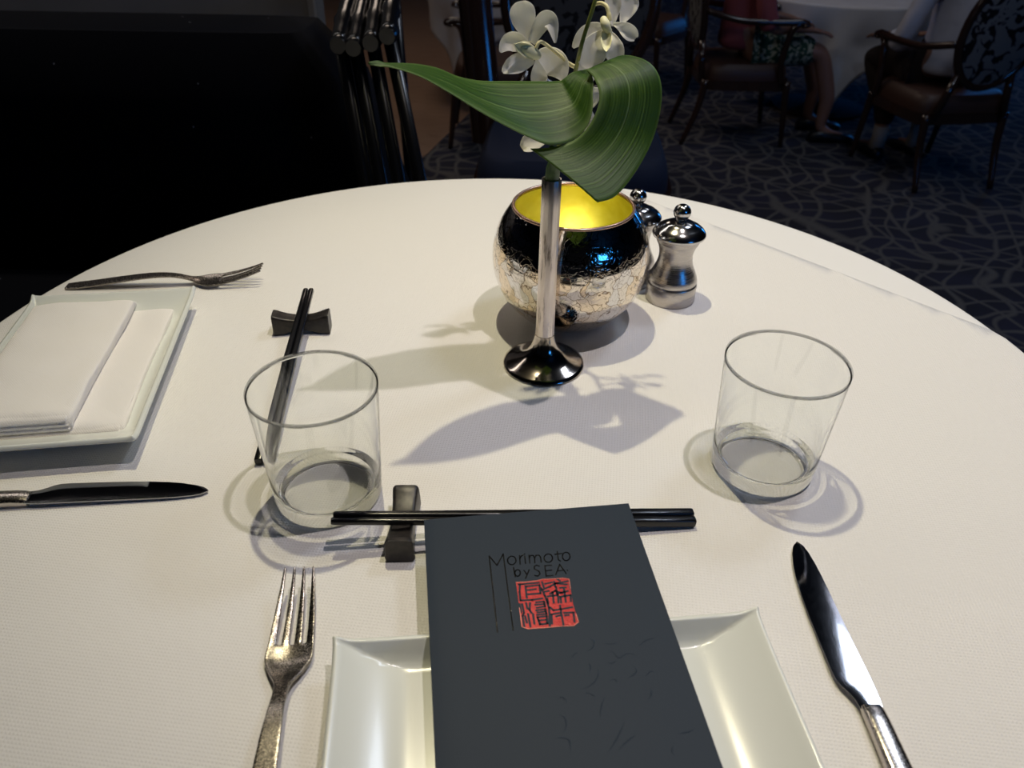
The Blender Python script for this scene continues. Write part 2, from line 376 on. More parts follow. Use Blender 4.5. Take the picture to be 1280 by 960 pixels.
# ------------------------------------------------------------------ structure
def slab(name, x0, x1, y0, y1, z0, z1, mat, bevel=0):
    bm = bmesh.new(); box(bm, x0, x1, y0, y1, z0, z1, bevel); return struct(finish(name, bm, mat, smooth=False))
slab('floor', -4, 5, -2, 9, -0.1, 0, M['carpet'])
bm = bmesh.new()
top = [bm.verts.new(p) for p in ((-1.6, 2.9, 0.004), (-0.50, 3.15, 0.004), (-0.40, 3.37, 0.004), (-0.18, 4.3, 0.004), (-0.40, 8.9, 0.004), (-1.9, 8.9, 0.004))]
bm.faces.new(top); r = bmesh.ops.extrude_face_region(bm, geom=bm.faces[:])
for v in [g for g in r['geom'] if isinstance(g, bmesh.types.BMVert)]: v.co.z = 0.0005
bmesh.ops.recalc_face_normals(bm, faces=bm.faces[:])
struct(finish('floor', bm, M['woodfloor'], smooth=False))
slab('ceiling', -4, 5, -2, 9, 2.8, 2.9, M['wall'])
slab('wall_back', -4, 5, 9, 9.1, 0, 2.8, M['wall'])
slab('wall_left', -4.1, -4, -2, 9, 0, 2.8, M['wall'])
slab('wall_right', 5, 5.1, -2, 9, 0, 2.8, M['wall'])
slab('wall_front', -4, 5, -2.1, -2, 0, 2.8, M['wall'])
slab('wall_partition', -4, -0.468, 1.95, 2.03, 0, 1.5, M['partition'])
slab('trim_1', -0.480, -0.468, 1.925, 1.9495, 0.60, 1.5, M['trim'])

# glowing panels added out of view, only to give blue reflections
def added_blue_panel(label, loc, wd, ht, mat, rz=0):
    bp = thing('added_light_panel', label, 'added light panel', loc, rz)
    bm = bmesh.new(); box(bm, -0.01, 0.012, -wd/2-.06, wd/2+.06, 0, ht+.12, 0.003); finish('panel_frame', bm, M['wall'], bp)
    bm = bmesh.new(); box(bm, -0.018, -0.011, -wd/2, wd/2, 0.06, ht+.06, 0.001); finish('lit_face', bm, mat, bp)
added_blue_panel('added blue glowing panel on the right wall, farther from the foreground table', (4.985, 7.4, 0.05), 1.3, 1.8, M['helper_glow'])
added_blue_panel('added wide low blue glowing panel on the wall behind the viewer', (2.7, -1.985, 1.55), 1.3, 0.45, M['bright_helper_glow'], -PI/2)

# ------------------------------------------------------------------ black banquette with lacquered rod arm
bq = thing('upholstered_bench', 'high-backed black upholstered bench beyond the table at the left', 'bench', (-1.3, 1.3, 0))
def bqpart(name, x0, x1, x1b, y0, y1, z0, z1, rr):
    """box whose right side leans: x1 at the bottom, x1b at the top"""
    secs = []
    for k in range(9):
        t = k/8; z = z0+(z1-z0)*t; xr = x1+(x1b-x1)*t; inset = rr*(1-math.sqrt(max(0, 1-max(0, (z-(z1-rr))/rr)**2))) if z > z1-rr else 0
        pts = superellipse(x0+inset, xr-inset, y0+inset, y1-inset, 48, 14); secs.append([(p[0]+1.3, p[1]-1.3, z) for p in pts])
    b = bmesh.new(); loft(b, secs); return finish(name, b, M['velvet'], bq, sharp=50)
bqpart('backrest', -2.6, -0.10, -0.318, 1.35, 1.62, 0.12, 0.865, 0.05)
bqpart('seat', -2.6, -0.36, -0.36, 0.80, 1.349, 0.12, 0.46, 0.04)
for x in (-2.5, -0.5):
    for y in (0.86, 1.56):
        b = bmesh.new(); tube(b, [(x+1.3, y-1.3, 0), (x+1.3, y-1.3, 0.12)], [0.018, 0.026], 12); finish('leg', b, M['lacquer'], bq)
rc = thing('rod_frame_chair', 'black lacquered chair of round rods beside the dark bench', 'chair', (-0.2, 1.42, 0))
knobs = [(-0.262, 0.889, -0.247), (-0.240, 0.886, -0.222), (-0.214, 0.893, -0.192), (-0.189, 0.903, -0.157)]
for kx, kz, lx in knobs:
    yk = 1.20; dx = (lx-kx)/(kz-0.69)
    lo = Vector((kx+dx*(kz-0.0), yk+0.02, 0)); hi = Vector((kx, yk+0.02, kz-0.01))
    b = bmesh.new()
    tube(b, [(hi.x+0.2, hi.y-1.42, hi.z), ((hi.x+lo.x)/2+0.2, hi.y-1.42, hi.z/2), (lo.x+0.2, lo.y-1.42, 0)], [0.0105, 0.012, 0.011], 14); finish('upright_rod', b, M['lacquer'], rc)
    b = bmesh.new(); pts = []; rr = []
    for s in range(25):
        t = s/24; pts.append((kx+0.2-0.03*t, yk-1.42+0.46*t, kz+0.02*t+0.03*math.sin(PI*t)))
        rr.append(0.0125 + (0.0025 if s in (4, 10, 16, 22) else 0))
    tube(b, pts, rr, 14); finish('arm_rod', b, M['lacquer'], rc)
    b = bmesh.new(); tube(b, [(kx+0.2, yk-1.42-0.006, kz), (kx+0.2, yk-1.42, kz), (kx+0.2, yk-1.42+0.035, kz)], [0.0115, 0.0135, 0.0135], 16); finish('rod_end', b, M['lacquer'], rc, sharp=40)
b = bmesh.new(); tube(b, [(-0.11, 0.23, 0), (-0.125, 0.23, 0.45), (-0.13, 0.245, 0.93)], 0.012, 12); finish('rear_leg', b, M['lacquer'], rc)
b = bmesh.new(); tube(b, [(0.0, 0.23, 0), (-0.03, 0.23, 0.45), (-0.045, 0.245, 0.93)], 0.012, 12); finish('rear_leg', b, M['lacquer'], rc)
b = bmesh.new(); box(b, -0.10, 0.10, -0.19, 0.24, 0.42, 0.45, 0.01); finish('seat', b, M['lacquer'], rc)

# ------------------------------------------------------------------ oval-back armchairs
def armchair(label, loc, rz, seat_mat, back_mat, group, hs=1.0, arm_z=0.60, name='oval_back_armchair', sc_=1.0, arms=True):
    t = thing(name, label, 'chair', loc, rz, group); t.scale = (sc_,)*3; W = M['chairwood']; w2 = 0.27; sz = 0.43*hs; az = arm_z
    b = bmesh.new()
    sec = []
    for k in range(7):
        z = sz-0.045+0.085*k/6; s_ = 1-0.10*(k/6)**3
        sec.append([(p[0]*s_, p[1]*s_, z) for p in superellipse(-w2+0.01, w2-0.01, -0.24, 0.25, 32, 5)])
    loft(b, sec); finish('seat', b, seat_mat, t, sharp=50)
    b = bmesh.new(); loft(b, [[(p[0], p[1], z) for p in superellipse(-w2, w2, -0.25, 0.26, 32, 6)] for z in (sz-0.10, sz-0.046)]); finish('seat_frame', b, W, t, sharp=40)
    for sx in (-1, 1):
        b = bmesh.new(); tube(b, smoothpts([(sx*0.245, 0.235, sz-0.05), (sx*0.25, 0.25, sz*0.5), (sx*0.25, 0.275, 0)], 4), [0.024-0.010*k/8 for k in range(9)], 10); finish('front_leg', b, W, t)
        b = bmesh.new(); tube(b, smoothpts([(sx*0.225, -0.235, sz-0.05), (sx*0.225, -0.26, sz*0.5), (sx*0.225, -0.33, 0)], 4), [0.024-0.009*k/8 for k in range(9)], 10); finish('rear_leg', b, W, t)
        if not arms:
            if sx < 0: continue
            b = bmesh.new(); secs = []
            for k in range(9):
                q = k/8; secs.append([(sx*(0.262+0.075*q)+p[0], -0.235+p[1]-0.13*q, sz-0.06+0.62*q) for p in superellipse(-0.050, 0.050, -0.026, 0.026, 32, 2.0)])
            loft(b, secs); finish('side_post', b, W, t, sharp=60); continue
        b = bmesh.new()
        tube(b, smoothpts([(sx*0.255, 0.20, sz-0.06), (sx*0.275, 0.17, sz+0.06), (sx*0.285, 0.19, az-0.04), (sx*0.285, 0.235, az)], 5), 0.019, 10)
        tube(b, smoothpts([(sx*0.285, 0.265, az-0.015), (sx*0.287, 0.245, az+0.008), (sx*0.285, 0.12, az+0.004), (sx*0.27, -0.10, az+0.01), (sx*0.22, -0.285, az+0.05)], 5), [0.026]*4+[0.018]*17, 12)
        finish('armrest', b, W, t)
    cz = sz+0.36; lean = 0.16
    def bp_(a, rx, rz_): 
        z = rz_*math.sin(a); return (rx*math.cos(a), -0.27-lean*(cz+z-sz)*0.9+0.02, cz+z)
    b = bmesh.new(); pts = [bp_(2*PI*k/40, 0.215, 0.27) for k in range(41)]; tube(b, pts, 0.021, 10, cap=False)
    for sx in (-1, 1): tube(b, [(sx*0.20, -0.255, sz-0.06), bp_(-PI/2+sx*0.75, 0.215, 0.27)], 0.02, 10)
    finish('backrest_frame', b, W, t)
    b = bmesh.new(); secs = []
    for d, s_ in ((-0.020, 0.90), (-0.012, 0.99), (0.012, 0.99), (0.028, 0.85), (0.034, 0.5)):
        secs.append([tuple(Vector(bp_(2*PI*k/40, 0.205*s_, 0.26*s_))+Vector((0, d, 0))) for k in range(40)])
    loft(b, secs); bmesh.ops.recalc_face_normals(b, faces=b.faces[:]); finish('back_cushion', b, back_mat, t, sharp=60)
    return t
G1 = 'dark oval-back armchairs in the dining room'
armchair('oval-back chair with navy seat directly behind the flowers, beyond the near table', (0.16, 2.16, 0), PI-0.06, M['blueseat'], M['shaded_floral'], None, name='oval_back_chair', arms=False)
chB = armchair('oval-back armchair with dark floral back under the person in a white shirt', (1.745, 3.30, 0), 0.18, M['brownseat'], M['floral'], G1, 1.0, 0.68, sc_=0.76)
chA = armchair('dark armchair seating the person in a green floral dress, left of the far white tablecloth', (1.02, 3.77, 0), -PI/2, M['brownseat'], M['floral'], G1, 1.0, 0.70, sc_=0.76)
armchair('dark armchair with curled arm beside the hanging grey-white cloth at upper left', (-0.09, 3.67, 0), PI/2, M['brownseat'], M['floral'], G1, 1.0, 0.70, sc_=0.76)
armchair('dim empty armchair in the dark behind the person in the floral dress', (0.72, 4.75, 0), -2.2, M['brownseat'], M['floral'], G1, 1.0, 0.70, sc_=0.76)

# ------------------------------------------------------------------ cloth builders
def round_cloth(bm, R, drop, top_z, waves, amp, seed, nA=192, sq=None, rot=0, lift=0.0):
    """cloth on a round top. sq = half side of a square cloth (rotated by rot), else round with the given drop"""
    rows = []
    for a in range(nA+1):
        th = 2*PI*a/nA
        if sq: ca, sa = math.cos(th-rot), math.sin(th-rot); hs_ = sq if isinstance(sq, tuple) else (sq,)*4; ext = 1/max(ca/hs_[0], sa/hs_[1], -ca/hs_[2], -sa/hs_[3])
        else: ext = R+drop
        row = []
        e = 0.010; q0, q1 = R-e, R-e+e*PI/2
        ss = [q0*k/24 for k in range(25)]+[q0+(q1-q0)*k/6 for k in range(1, 7)]+[q1+0.02*(k/16)+(ext-q1-0.02)*(k/16)**1.3 for k in range(1, 17)]
        if ext < q1+0.02: ss = [min(s, ext) for s in ss[:31]]+[min(q1+0.02*(k/16), ext) for k in range(1, 17)]
        for s in ss:
            if s <= R-e: r_, z = s, 0
            elif s < R-e+e*PI/2: q = (s-(R-e))/e; r_, z = R-e+e*math.sin(q), -e*(1-math.cos(q))
            else:
                h = s-(R-e+e*PI/2); wv = math.sin(waves*th+seed+0.6*math.sin(3*th))
                r_ = R+h*0.02+amp*min(1, h/0.15)**2*(wv-1)*0.6; z = -e-h*0.985
            r_ += lift if s > R-e else lift*0
            row.append((r_*math.cos(th), r_*math.sin(th), top_z+z+(lift if s <= R-e+e*PI/2 else lift*0.0)))
        rows.append(row)
    gridmesh(bm, rows); bmesh.ops.remove_doubles(bm, verts=bm.verts[:], dist=1e-5); bmesh.ops.recalc_face_normals(bm, faces=bm.faces[:])
    return bm
def table(name, label, loc, R, top):
    t = thing(name, label, 'table', loc)
    b = bmesh.new(); lathe(b, [(0, top-0.025), (R-0.01, top-0.025), (R-0.004, top-0.018), (R-0.004, top-0.006), (R-0.01, top), (0, top)], 96); finish('tabletop', b, M['chairwood'], t, sharp=40)
    b = bmesh.new(); lathe(b, [(0, 0.03), (0.05, 0.03), (0.04, 0.10), (0.035, 0.4), (0.05, top-0.05), (0.12, top-0.0255), (0, top-0.0255)], 32); finish('pedestal', b, M['chairwood'], t, sharp=40)
    b = bmesh.new(); lathe(b, [(0, 0), (0.24, 0), (0.24, 0.012), (0.10, 0.03), (0, 0.03)], 48); finish('base', b, M['chairwood'], t, sharp=40)
    return t
TC = (-0.0086, 0.557)
table('round_table', 'round dining table under the white cloths in the foreground', (TC[0], TC[1], 0), 0.484, TZ-0.0035)
b = bmesh.new(); round_cloth(b, 0.493, 0.30, 0, 17, 0.018, 1.0, lift=0)
o = finish('tablecloth', b, M['undercloth']); o.location = (TC[0], TC[1], TZ-0.0012); mod(o, 'SOLIDIFY', thickness=0.0012, offset=-1)
tag(o, 'smooth white floor cloth hanging over the round table, seen at its rim', 'tablecloth')
b = bmesh.new(); round_cloth(b, 0.4945, 0, 0, 17, 0.018, 1.0, sq=(0.415, 0.60, 0.60, 0.60), rot=0.735, lift=0.0)
o = finish('overlay_cloth', b, M['overlay']); o.location = (TC[0], TC[1], TZ); mod(o, 'SOLIDIFY', thickness=0.0010, offset=-1)
o.cycles.is_caustics_receiver = True
tag(o, 'square woven white overlay cloth lying on the foreground table', 'tablecloth')

# far tables
table('round_table', 'round dining table under the dim white cloth at upper right', (1.62, 4.27, 0), 0.48, 0.56)
b = bmesh.new(); round_cloth(b, 0.492, 0, 0, 13, 0.030, 0.4, sq=0.67, rot=math.radians(30))
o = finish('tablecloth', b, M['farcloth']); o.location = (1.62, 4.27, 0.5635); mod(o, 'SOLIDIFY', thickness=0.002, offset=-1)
tag(o, 'dim white tablecloth with a low pointed corner hanging at upper right', 'tablecloth')
table('round_table', 'round dining table behind the rod-frame chair at upper left', (-0.05, 4.45, 0), 0.42, 0.56)
b = bmesh.new(); round_cloth(b, 0.432, 0, 0, 11, 0.025, 0.4, sq=0.62, rot=math.radians(8))
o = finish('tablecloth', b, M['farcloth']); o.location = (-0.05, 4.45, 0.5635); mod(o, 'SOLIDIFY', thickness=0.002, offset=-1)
tag(o, 'greyish tablecloth with pointed corner seen between rod chair and blue-lit chair', 'tablecloth')

# ------------------------------------------------------------------ people (seated, dim background)
def skin_mesh(name, chains, mat, parent, sub=2):
    """chains: list of lists of (co, radius); first vertex of first chain is the root; chains may start with an index into earlier verts"""
    vs, es, rs = [], [], []
    for ch in chains:
        prev = None
        for e in ch:
            if isinstance(e, int): prev = e; continue
            vs.append(e[0]); rs.append(e[1]); i = len(vs)-1
            if prev is not None: es.append((prev, i))
            prev = i
    me = bpy.data.meshes.new(name); me.from_pydata(vs, es, []); me.materials.append(mat)
    o = bpy.data.objects.new(name, me); C.objects.link(o); o.parent = parent
    md = o.modifiers.new('skin', 'SKIN'); md.use_smooth_shade = True
    if not me.skin_vertices: 
        bpy.context.view_layer.objects.active = o
    sv = me.skin_vertices[0].data
    for i, r_ in enumerate(rs):
        sv[i].radius = (r_, r_) if not isinstance(r_, tuple) else r_; sv[i].use_root = (i == 0)
    if sub: mod(o, 'SUBSURF', levels=sub, render_levels=sub)
    return o
def person(label, loc, rz, top_mat, leg_mat, hair_mat, foot_y, bare=False, sleeves=True):
    t = thing('person', label, 'person', loc, rz); t.scale = (0.78,)*3; H = 0.52   # hip height; faces +y
    # body: one continuous skinned figure
    ch = [[((0, 0, H), 0.12), ((0, -0.01, H+0.16), 0.115), ((0, 0.0, H+0.32), 0.125), ((0, 0.02, H+0.43), 0.085), ((0, 0.03, H+0.50), 0.052), ((0, 0.05, H+0.57), 0.062), ((0, 0.055, H+0.66), 0.082), ((0, 0.05, H+0.74), 0.06)]]
    nb = 8
    idx = nb
    for s in (-1, 1):                                       # legs
        ch.append([0, ((s*0.09, 0.06, H-0.01), 0.085), ((s*0.11, 0.25, H), 0.075), ((s*0.12, 0.43, H-0.01), 0.055), ((s*0.12, foot_y-0.02, 0.25), 0.048), ((s*0.12, foot_y-0.03, 0.09), 0.032), ((s*0.125, foot_y+0.03, 0.045), 0.033), ((s*0.13, foot_y+0.13, 0.03), 0.026)]); idx += 7
    for s in (-1, 1):                                       # arms, palms and fingers
        base = idx
        ch.append([3, ((s*0.13, 0.01, H+0.42), 0.055), ((s*0.19, 0.02, H+0.38), 0.048), ((s*0.23, 0.04, H+0.22), 0.040), ((s*0.235, 0.10, H+0.12), 0.034), ((s*0.19, 0.24, H+0.125), 0.027), ((s*0.16, 0.32, H+0.115), (0.024, 0.018)), ((s*0.15, 0.37, H+0.105), (0.034, 0.014))]); idx += 7
        palm = idx-1
        for q, (fx, ln) in enumerate(((-0.027, 0.055), (-0.009, 0.068), (0.009, 0.064), (0.026, 0.050))):
            ch.append([palm, ((s*0.15+fx, 0.400, H+0.102), 0.0095), ((s*0.15+fx*1.1, 0.400+ln*0.55, H+0.092), 0.0085), ((s*0.15+fx*1.15, 0.400+ln, H+0.076), 0.007)]); idx += 3
        ch.append([palm-1, ((s*0.15-s*0.036, 0.360, H+0.102), 0.011), ((s*0.15-s*0.050, 0.390, H+0.095), 0.009)]); idx += 2
    body = skin_mesh('body', ch, M['skin'], t)
    # face
    b = bmesh.new(); 
    lathe(b, [(0, 0.07), (0.009, 0.062), (0.013, 0.055), (0.010, 0.05), (0, 0.048)], 10)
    for v in b.verts: v.co = Vector((v.co.x, 0.128+(0.065-v.co.z)*0.5, H+0.61+v.co.z*0.6))
    finish('nose', b, M['skin'], t)
    for s in (-1, 1):
        b = bmesh.new(); bmesh.ops.create_uvsphere(b, u_segments=12, v_segments=8, radius=0.010); bmesh.ops.translate(b, vec=(s*0.030, 0.128, H+0.672), verts=b.verts[:]); finish('eye', b, M['eye'], t)
        b = bmesh.new(); bmesh.ops.create_uvsphere(b, u_segments=12, v_segments=8, radius=0.026); bmesh.ops.scale(b, vec=(0.3, 0.6, 1), verts=b.verts[:]); bmesh.ops.translate(b, vec=(s*0.080, 0.05, H+0.655), verts=b.verts[:]); finish('ear', b, M['skin'], t)
    b = bmesh.new(); bmesh.ops.create_uvsphere(b, u_segments=16, v_segments=8, radius=0.020); bmesh.ops.scale(b, vec=(1.1, 0.35, 0.3), verts=b.verts[:]); bmesh.ops.translate(b, vec=(0, 0.126, H+0.612), verts=b.verts[:]); finish('mouth', b, M['pink'], t)
    b = bmesh.new(); bmesh.ops.create_uvsphere(b, u_segments=24, v_segments=16, radius=0.096)
    for v in b.verts:
        v.co.y = min(v.co.y, 0.045+0.25*max(0, v.co.z)); v.co.z *= 1.08
        if v.co.z < -0.05: v.co.x *= 0.9
    bmesh.ops.translate(b, vec=(0, 0.035, H+0.70), verts=b.verts[:]); finish('hair', b, hair_mat, t)
    # clothes
    tc = [[((0, 0, H-0.03), 0.165), ((0, 0, H+0.05), 0.155), ((0, -0.01, H+0.16), 0.140), ((0, 0.0, H+0.32), 0.142), ((0, 0.01, H+0.42), 0.105), ((0, 0.025, H+0.475), 0.060)]]
    for s in (-1, 1):
        arm = [4, ((s*0.135, 0.01, H+0.42), 0.066), ((s*0.195, 0.02, H+0.375), 0.060), ((s*0.235, 0.04, H+0.22), 0.056), ((s*0.24, 0.085, H+0.115), 0.058)]
        if sleeves: arm.append(((s*0.21, 0.18, H+0.145), 0.046))
        tc.append(arm)
    skin_mesh('shirt', tc, top_mat, t)
    lc = [[((0, 0.0, H-0.02), 0.150)]]
    for s in (-1, 1):
        if bare: lc.append([0, ((s*0.09, 0.10, H-0.01), 0.105), ((s*0.10, 0.28, H), 0.098), ((s*0.10, 0.42, H-0.02), 0.085)])
        else: lc.append([0, ((s*0.09, 0.08, H-0.01), 0.100), ((s*0.11, 0.25, H), 0.090), ((s*0.12, 0.44, H-0.015), 0.072), ((s*0.12, foot_y-0.02, 0.27), 0.060), ((s*0.12, foot_y-0.03, 0.17), 0.060)])
    skin_mesh('skirt' if bare else 'trousers', lc, leg_mat, t)
    for s in (-1, 1):
        if not bare:
            b = bmesh.new(); tube(b, [(s*0.12, foot_y-0.03, 0.18), (s*0.12, foot_y-0.03, 0.12), (s*0.12, foot_y-0.025, 0.055)], [0.043, 0.040, 0.044], 16); finish('sock', b, M['sock'], t)
        b = bmesh.new(); secs = []
        for y, hw, h in ((-0.085, 0.020, 0.045), (-0.07, 0.034, 0.065), (-0.01, 0.038, 0.075), (0.06, 0.044, 0.062), (0.13, 0.046, 0.05), (0.175, 0.036, 0.04), (0.195, 0.015, 0.022)):
            secs.append([(s*0.125+p[0], foot_y+y, p[1]) for p in superellipse(-hw, hw, 0.0, h, 16, 2.8)])
        loft(b, secs); bmesh.ops.recalc_face_normals(b, faces=b.faces[:]); finish('shoe', b, M['shoe'], t, sharp=60)
    return t
person('seated person in a white shirt and dark trousers with beige socks and black shoes', (1.745, 3.34, 0), 0.22, M['shirt'], M['trousers'], M['greyhair'], 0.22)
person('seated person in a green and white floral dress under a dusty pink top', (1.02, 3.77, 0), -PI/2, M['pink'], M['dress'], M['hair'], 0.55, bare=True, sleeves=False)

# ================================================================== TABLE SETTING
def T(x, y, z=0.0): return Vector((x, y, TZ+z))

# ---- mercury glass bowl
R0, ZC = 0.073, 0.068
bowl = thing('glass_bowl', 'round crackled mercury-glass bowl with glowing yellow inside', 'bowl', T(0.0525, 0.6590))
out = [(0, 0.0012), (0.022, 0.0012), (0.0262, 0.0)]
N = 40; a0 = math.asin((0-ZC)/R0); a1 = math.asin((0.116-ZC)/R0)
out += [(R0*math.cos(a0+(a1-a0)*k/N), ZC+R0*math.sin(a0+(a1-a0)*k/N)) for k in range(1, N+1)]
inn = [((R0-0.0022)*math.cos(a1+(a0*0.93-a1)*k/N), ZC+(R0-0.0022)*math.sin(a1+(a0*0.93-a1)*k/N)) for k in range(N+1)]
b = bmesh.new(); lathe(b, out, 128); finish('bowl_shell', b, M['mercury'], bowl)
b = bmesh.new(); lathe(b, inn+[(0, inn[-1][1])], 128); finish('yellow_lining', b, M['lining'], bowl)
b = bmesh.new(); rm = (out[-1][0]+inn[0][0])/2
lathe(b, [(rm+0.0016*math.cos(2*PI*k/12), 0.1163+0.0016*math.sin(2*PI*k/12)) for k in range(12)], 128, close=True); finish('rim', b, M['bowl_rim'], bowl)

# made-up candle inside the bowl to give its yellow glow
cn = thing('added_candle', 'added votive candle that makes the mercury-glass bowl glow inside', 'candle', T(0.0525, 0.6650, 0.0038))
b = bmesh.new(); lathe(b, [(0, 0), (0.0150, 0), (0.0155, 0.001), (0.0155, 0.013), (0.0145, 0.0142), (0.0120, 0.0135), (0, 0.0130)], 48); finish('wax', b, M['wax'], cn, sharp=50)
b = bmesh.new(); lathe(b, [(0, 0.0131), (0.0022, 0.0160), (0.0026, 0.0190), (0.0016, 0.0240), (0, 0.0280)], 16); finish('flame', b, M['flame'], cn)
ld = bpy.data.lights.new('added_candle_light', 'POINT'); ld.energy = 0.024; ld.color = (1.0, 0.94, 0.32); ld.shadow_soft_size = 0.003  # lamp of the added candle, brightens the yellow lining
lo_ = bpy.data.objects.new('added_candle_light', ld); C.objects.link(lo_); lo_.location = T(0.0525, 0.6650, 0.042)

# ---- silver bud vase
vase = thing('bud_vase', 'slender silver bud vase with flared round foot holding the orchid', 'vase', T(0.0279, 0.5763))
b = bmesh.new()
lathe(b, [(0, 0), (0.0350, 0), (0.0361, 0.0012), (0.0355, 0.0030), (0.0330, 0.0040), (0.0290, 0.0055), (0.0240, 0.0075), (0.0190, 0.0105), (0.0150, 0.0145), (0.0120, 0.0195), (0.0098, 0.0255), (0.0086, 0.0315), (0, 0.0315)], 96); finish('foot', b, M['silver_foot'], vase, sharp=60)
b = bmesh.new(); n = 96
def flute(r, z): return [(r*(1-0.035*(0.5+0.5*math.cos(12*2*PI*i/n)))*math.cos(2*PI*i/n), r*(1-0.035*(0.5+0.5*math.cos(12*2*PI*i/n)))*math.sin(2*PI*i/n), z) for i in range(n)]
loft(b, [flute(0.0084, 0.0318), flute(0.0082, 0.045), flute(0.0079, 0.09), flute(0.0078, 0.150), flute(0.0079, 0.1702), flute(0.0076, 0.1708), flute(0.0069, 0.1706), flute(0.0068, 0.120), flute(0.0066, 0.08)]); finish('neck', b, M['silver'], vase, sharp=60)

# ---- mills
def mill(label, loc):
    t = thing('spice_mill', label, 'mill', loc, 0.3, 'steel spice mills')
    b = bmesh.new()
    lathe(b, [(0, 0), (0.0243, 0), (0.0252, 0.001), (0.0252, 0.0185), (0.0246, 0.0195), (0.0240, 0.0202), (0.0246, 0.0212), (0.0246, 0.0235), (0.0236, 0.0270), (0.0208, 0.0330), (0.0182, 0.0390), (0.0168, 0.0450), (0.0166, 0.0500), (0.0173, 0.0550), (0.0190, 0.0600), (0.0206, 0.0632), (0.0210, 0.0640), (0.0210, 0.0690), (0, 0.0690)], 96)
    finish('body', b, M['brushed'], t, sharp=50)
    b = bmesh.new()
    lathe(b, [(0, 0.0692), (0.0235, 0.0692), (0.0257, 0.0702), (0.0263, 0.0718), (0.0257, 0.0735), (0.0235, 0.0765), (0.0200, 0.0792), (0.0150, 0.0815), (0.0146, 0.0820), (0.0100, 0.0836), (0.0045, 0.0846), (0.0040, 0.0870), (0, 0.0870)], 96)
    finish('cap', b, M['cap_steel'], t, sharp=60)
    b = bmesh.new(); nn = 72; secs = []
    for k in range(13):
        a = -PI/2*0.75+(PI/2*0.75+PI/2*0.80)*k/12; r = 0.0085*math.cos(a); z = 0.0935+0.0080*math.sin(a)
        gr = 0.035 if abs(a) < 0.8 else 0
        secs.append([(r*(1-gr*(i % 2))*math.cos(2*PI*i/nn), r*(1-gr*(i % 2))*math.sin(2*PI*i/nn), z) for i in range(nn)])
    loft(b, secs); finish('knob', b, M['cap_steel'], t)
    return t
ml = mill('nearer of the two steel spice mills, standing clear of the bowl', T(0.1613, 0.7042))
dup(ml, T(0.1236, 0.7430), 0.9, 'farther steel spice mill, half hidden behind the bowl')

# ---- tumblers
def tumbler(label, loc):
    prof = [(0, 0.0012), (0.0260, 0.0012), (0.0310, 0.0), (0.0350, 0.0006), (0.0368, 0.0030), (0.0374, 0.0080), (0.0380, 0.0180), (0.0401, 0.0550), (0.0421, 0.0914), (0.0420, 0.0920), (0.0416, 0.0923), (0.0412, 0.0920), (0.0410, 0.0912), (0.0388, 0.0550), (0.0364, 0.0190), (0.0345, 0.0130), (0.0310, 0.0102), (0.0250, 0.0092), (0, 0.0088)]
    b = bmesh.new(); pp = smoothpts([(r, 0, z) for r, z in prof], 4); lathe(b, [(max(0, p.x) if 0 < k < len(pp)-1 else 0, p.z) for k, p in enumerate(pp)], 128)
    bmesh.ops.recalc_face_normals(b, faces=b.faces[:])
    for f in b.faces:
        c = f.calc_center_median()
        if math.hypot(c.x, c.y) < 0.0315: f.material_index = 1
        elif c.z > 0.0912: f.material_index = 2
    o = finish('tumbler', b, [M['glass'], M['glass_base'], M['glass_rim']]); o.location = loc
    o.cycles.is_caustics_caster = True
    return tag(o, label, 'glass', 'clear glass tumblers')
tb = tumbler('empty clear tumbler on the right, standing above the near dinner knife', T(0.1886, 0.4420))
dup(tb, T(-0.1288, 0.4040), 0, 'empty clear tumbler on the left, in front of the upright chopsticks')

# ---- chopsticks and rests
def stick(label, p0, p1, r0, r1, roll=0.0):
    p0, p1 = Vector(p0), Vector(p1); ax = (p1-p0); L = ax.length; ax.normalize()
    t = bpy.data.objects.new('x', None)
    side = ax.cross(Vector((0, 0, 1))).normalized(); up = side.cross(ax)
    b = bmesh.new(); secs = []
    for k in range(13):
        u = k/12; r = r0+(r1-r0)*u; e = 2.6+2.2*u
        if k in (0, 12): r *= 0.86
        secs.append([Vector((q[0], (u*L-L/2) if 0 < k < 12 else ((0.0 if k == 0 else L)-L/2), q[1])) for q in superellipse(-r, r, -r, r, 20, e)])
    secs[1] = [Vector((v.x, -L/2+0.0012, v.z)) for v in secs[1]]; secs[11] = [Vector((v.x, L/2-0.0010, v.z)) for v in secs[11]]
    loft(b, secs); bmesh.ops.recalc_face_normals(b, faces=b.faces[:])
    bpy.data.objects.remove(t)
    o = finish('chopstick', b, M['lacquer'], sharp=40)
    mt = Matrix((side, ax, up)).transposed().to_4x4(); mt.translation = (p0+p1)/2; o.matrix_world = mt
    tag(o, label, 'chopstick', 'black chopsticks'); return o
# near set lies left to right under the menu
stick('black chopstick lying under the menu, the far one of that pair', T(-0.1138, 0.3570, 0.0248), T(0.1262, 0.3850, 0.0042), 0.0022, 0.0033)
stick('black chopstick lying under the menu, the near one of that pair', T(-0.1142, 0.3515, 0.0248), T(0.1264, 0.3778, 0.0042), 0.0022, 0.0033)
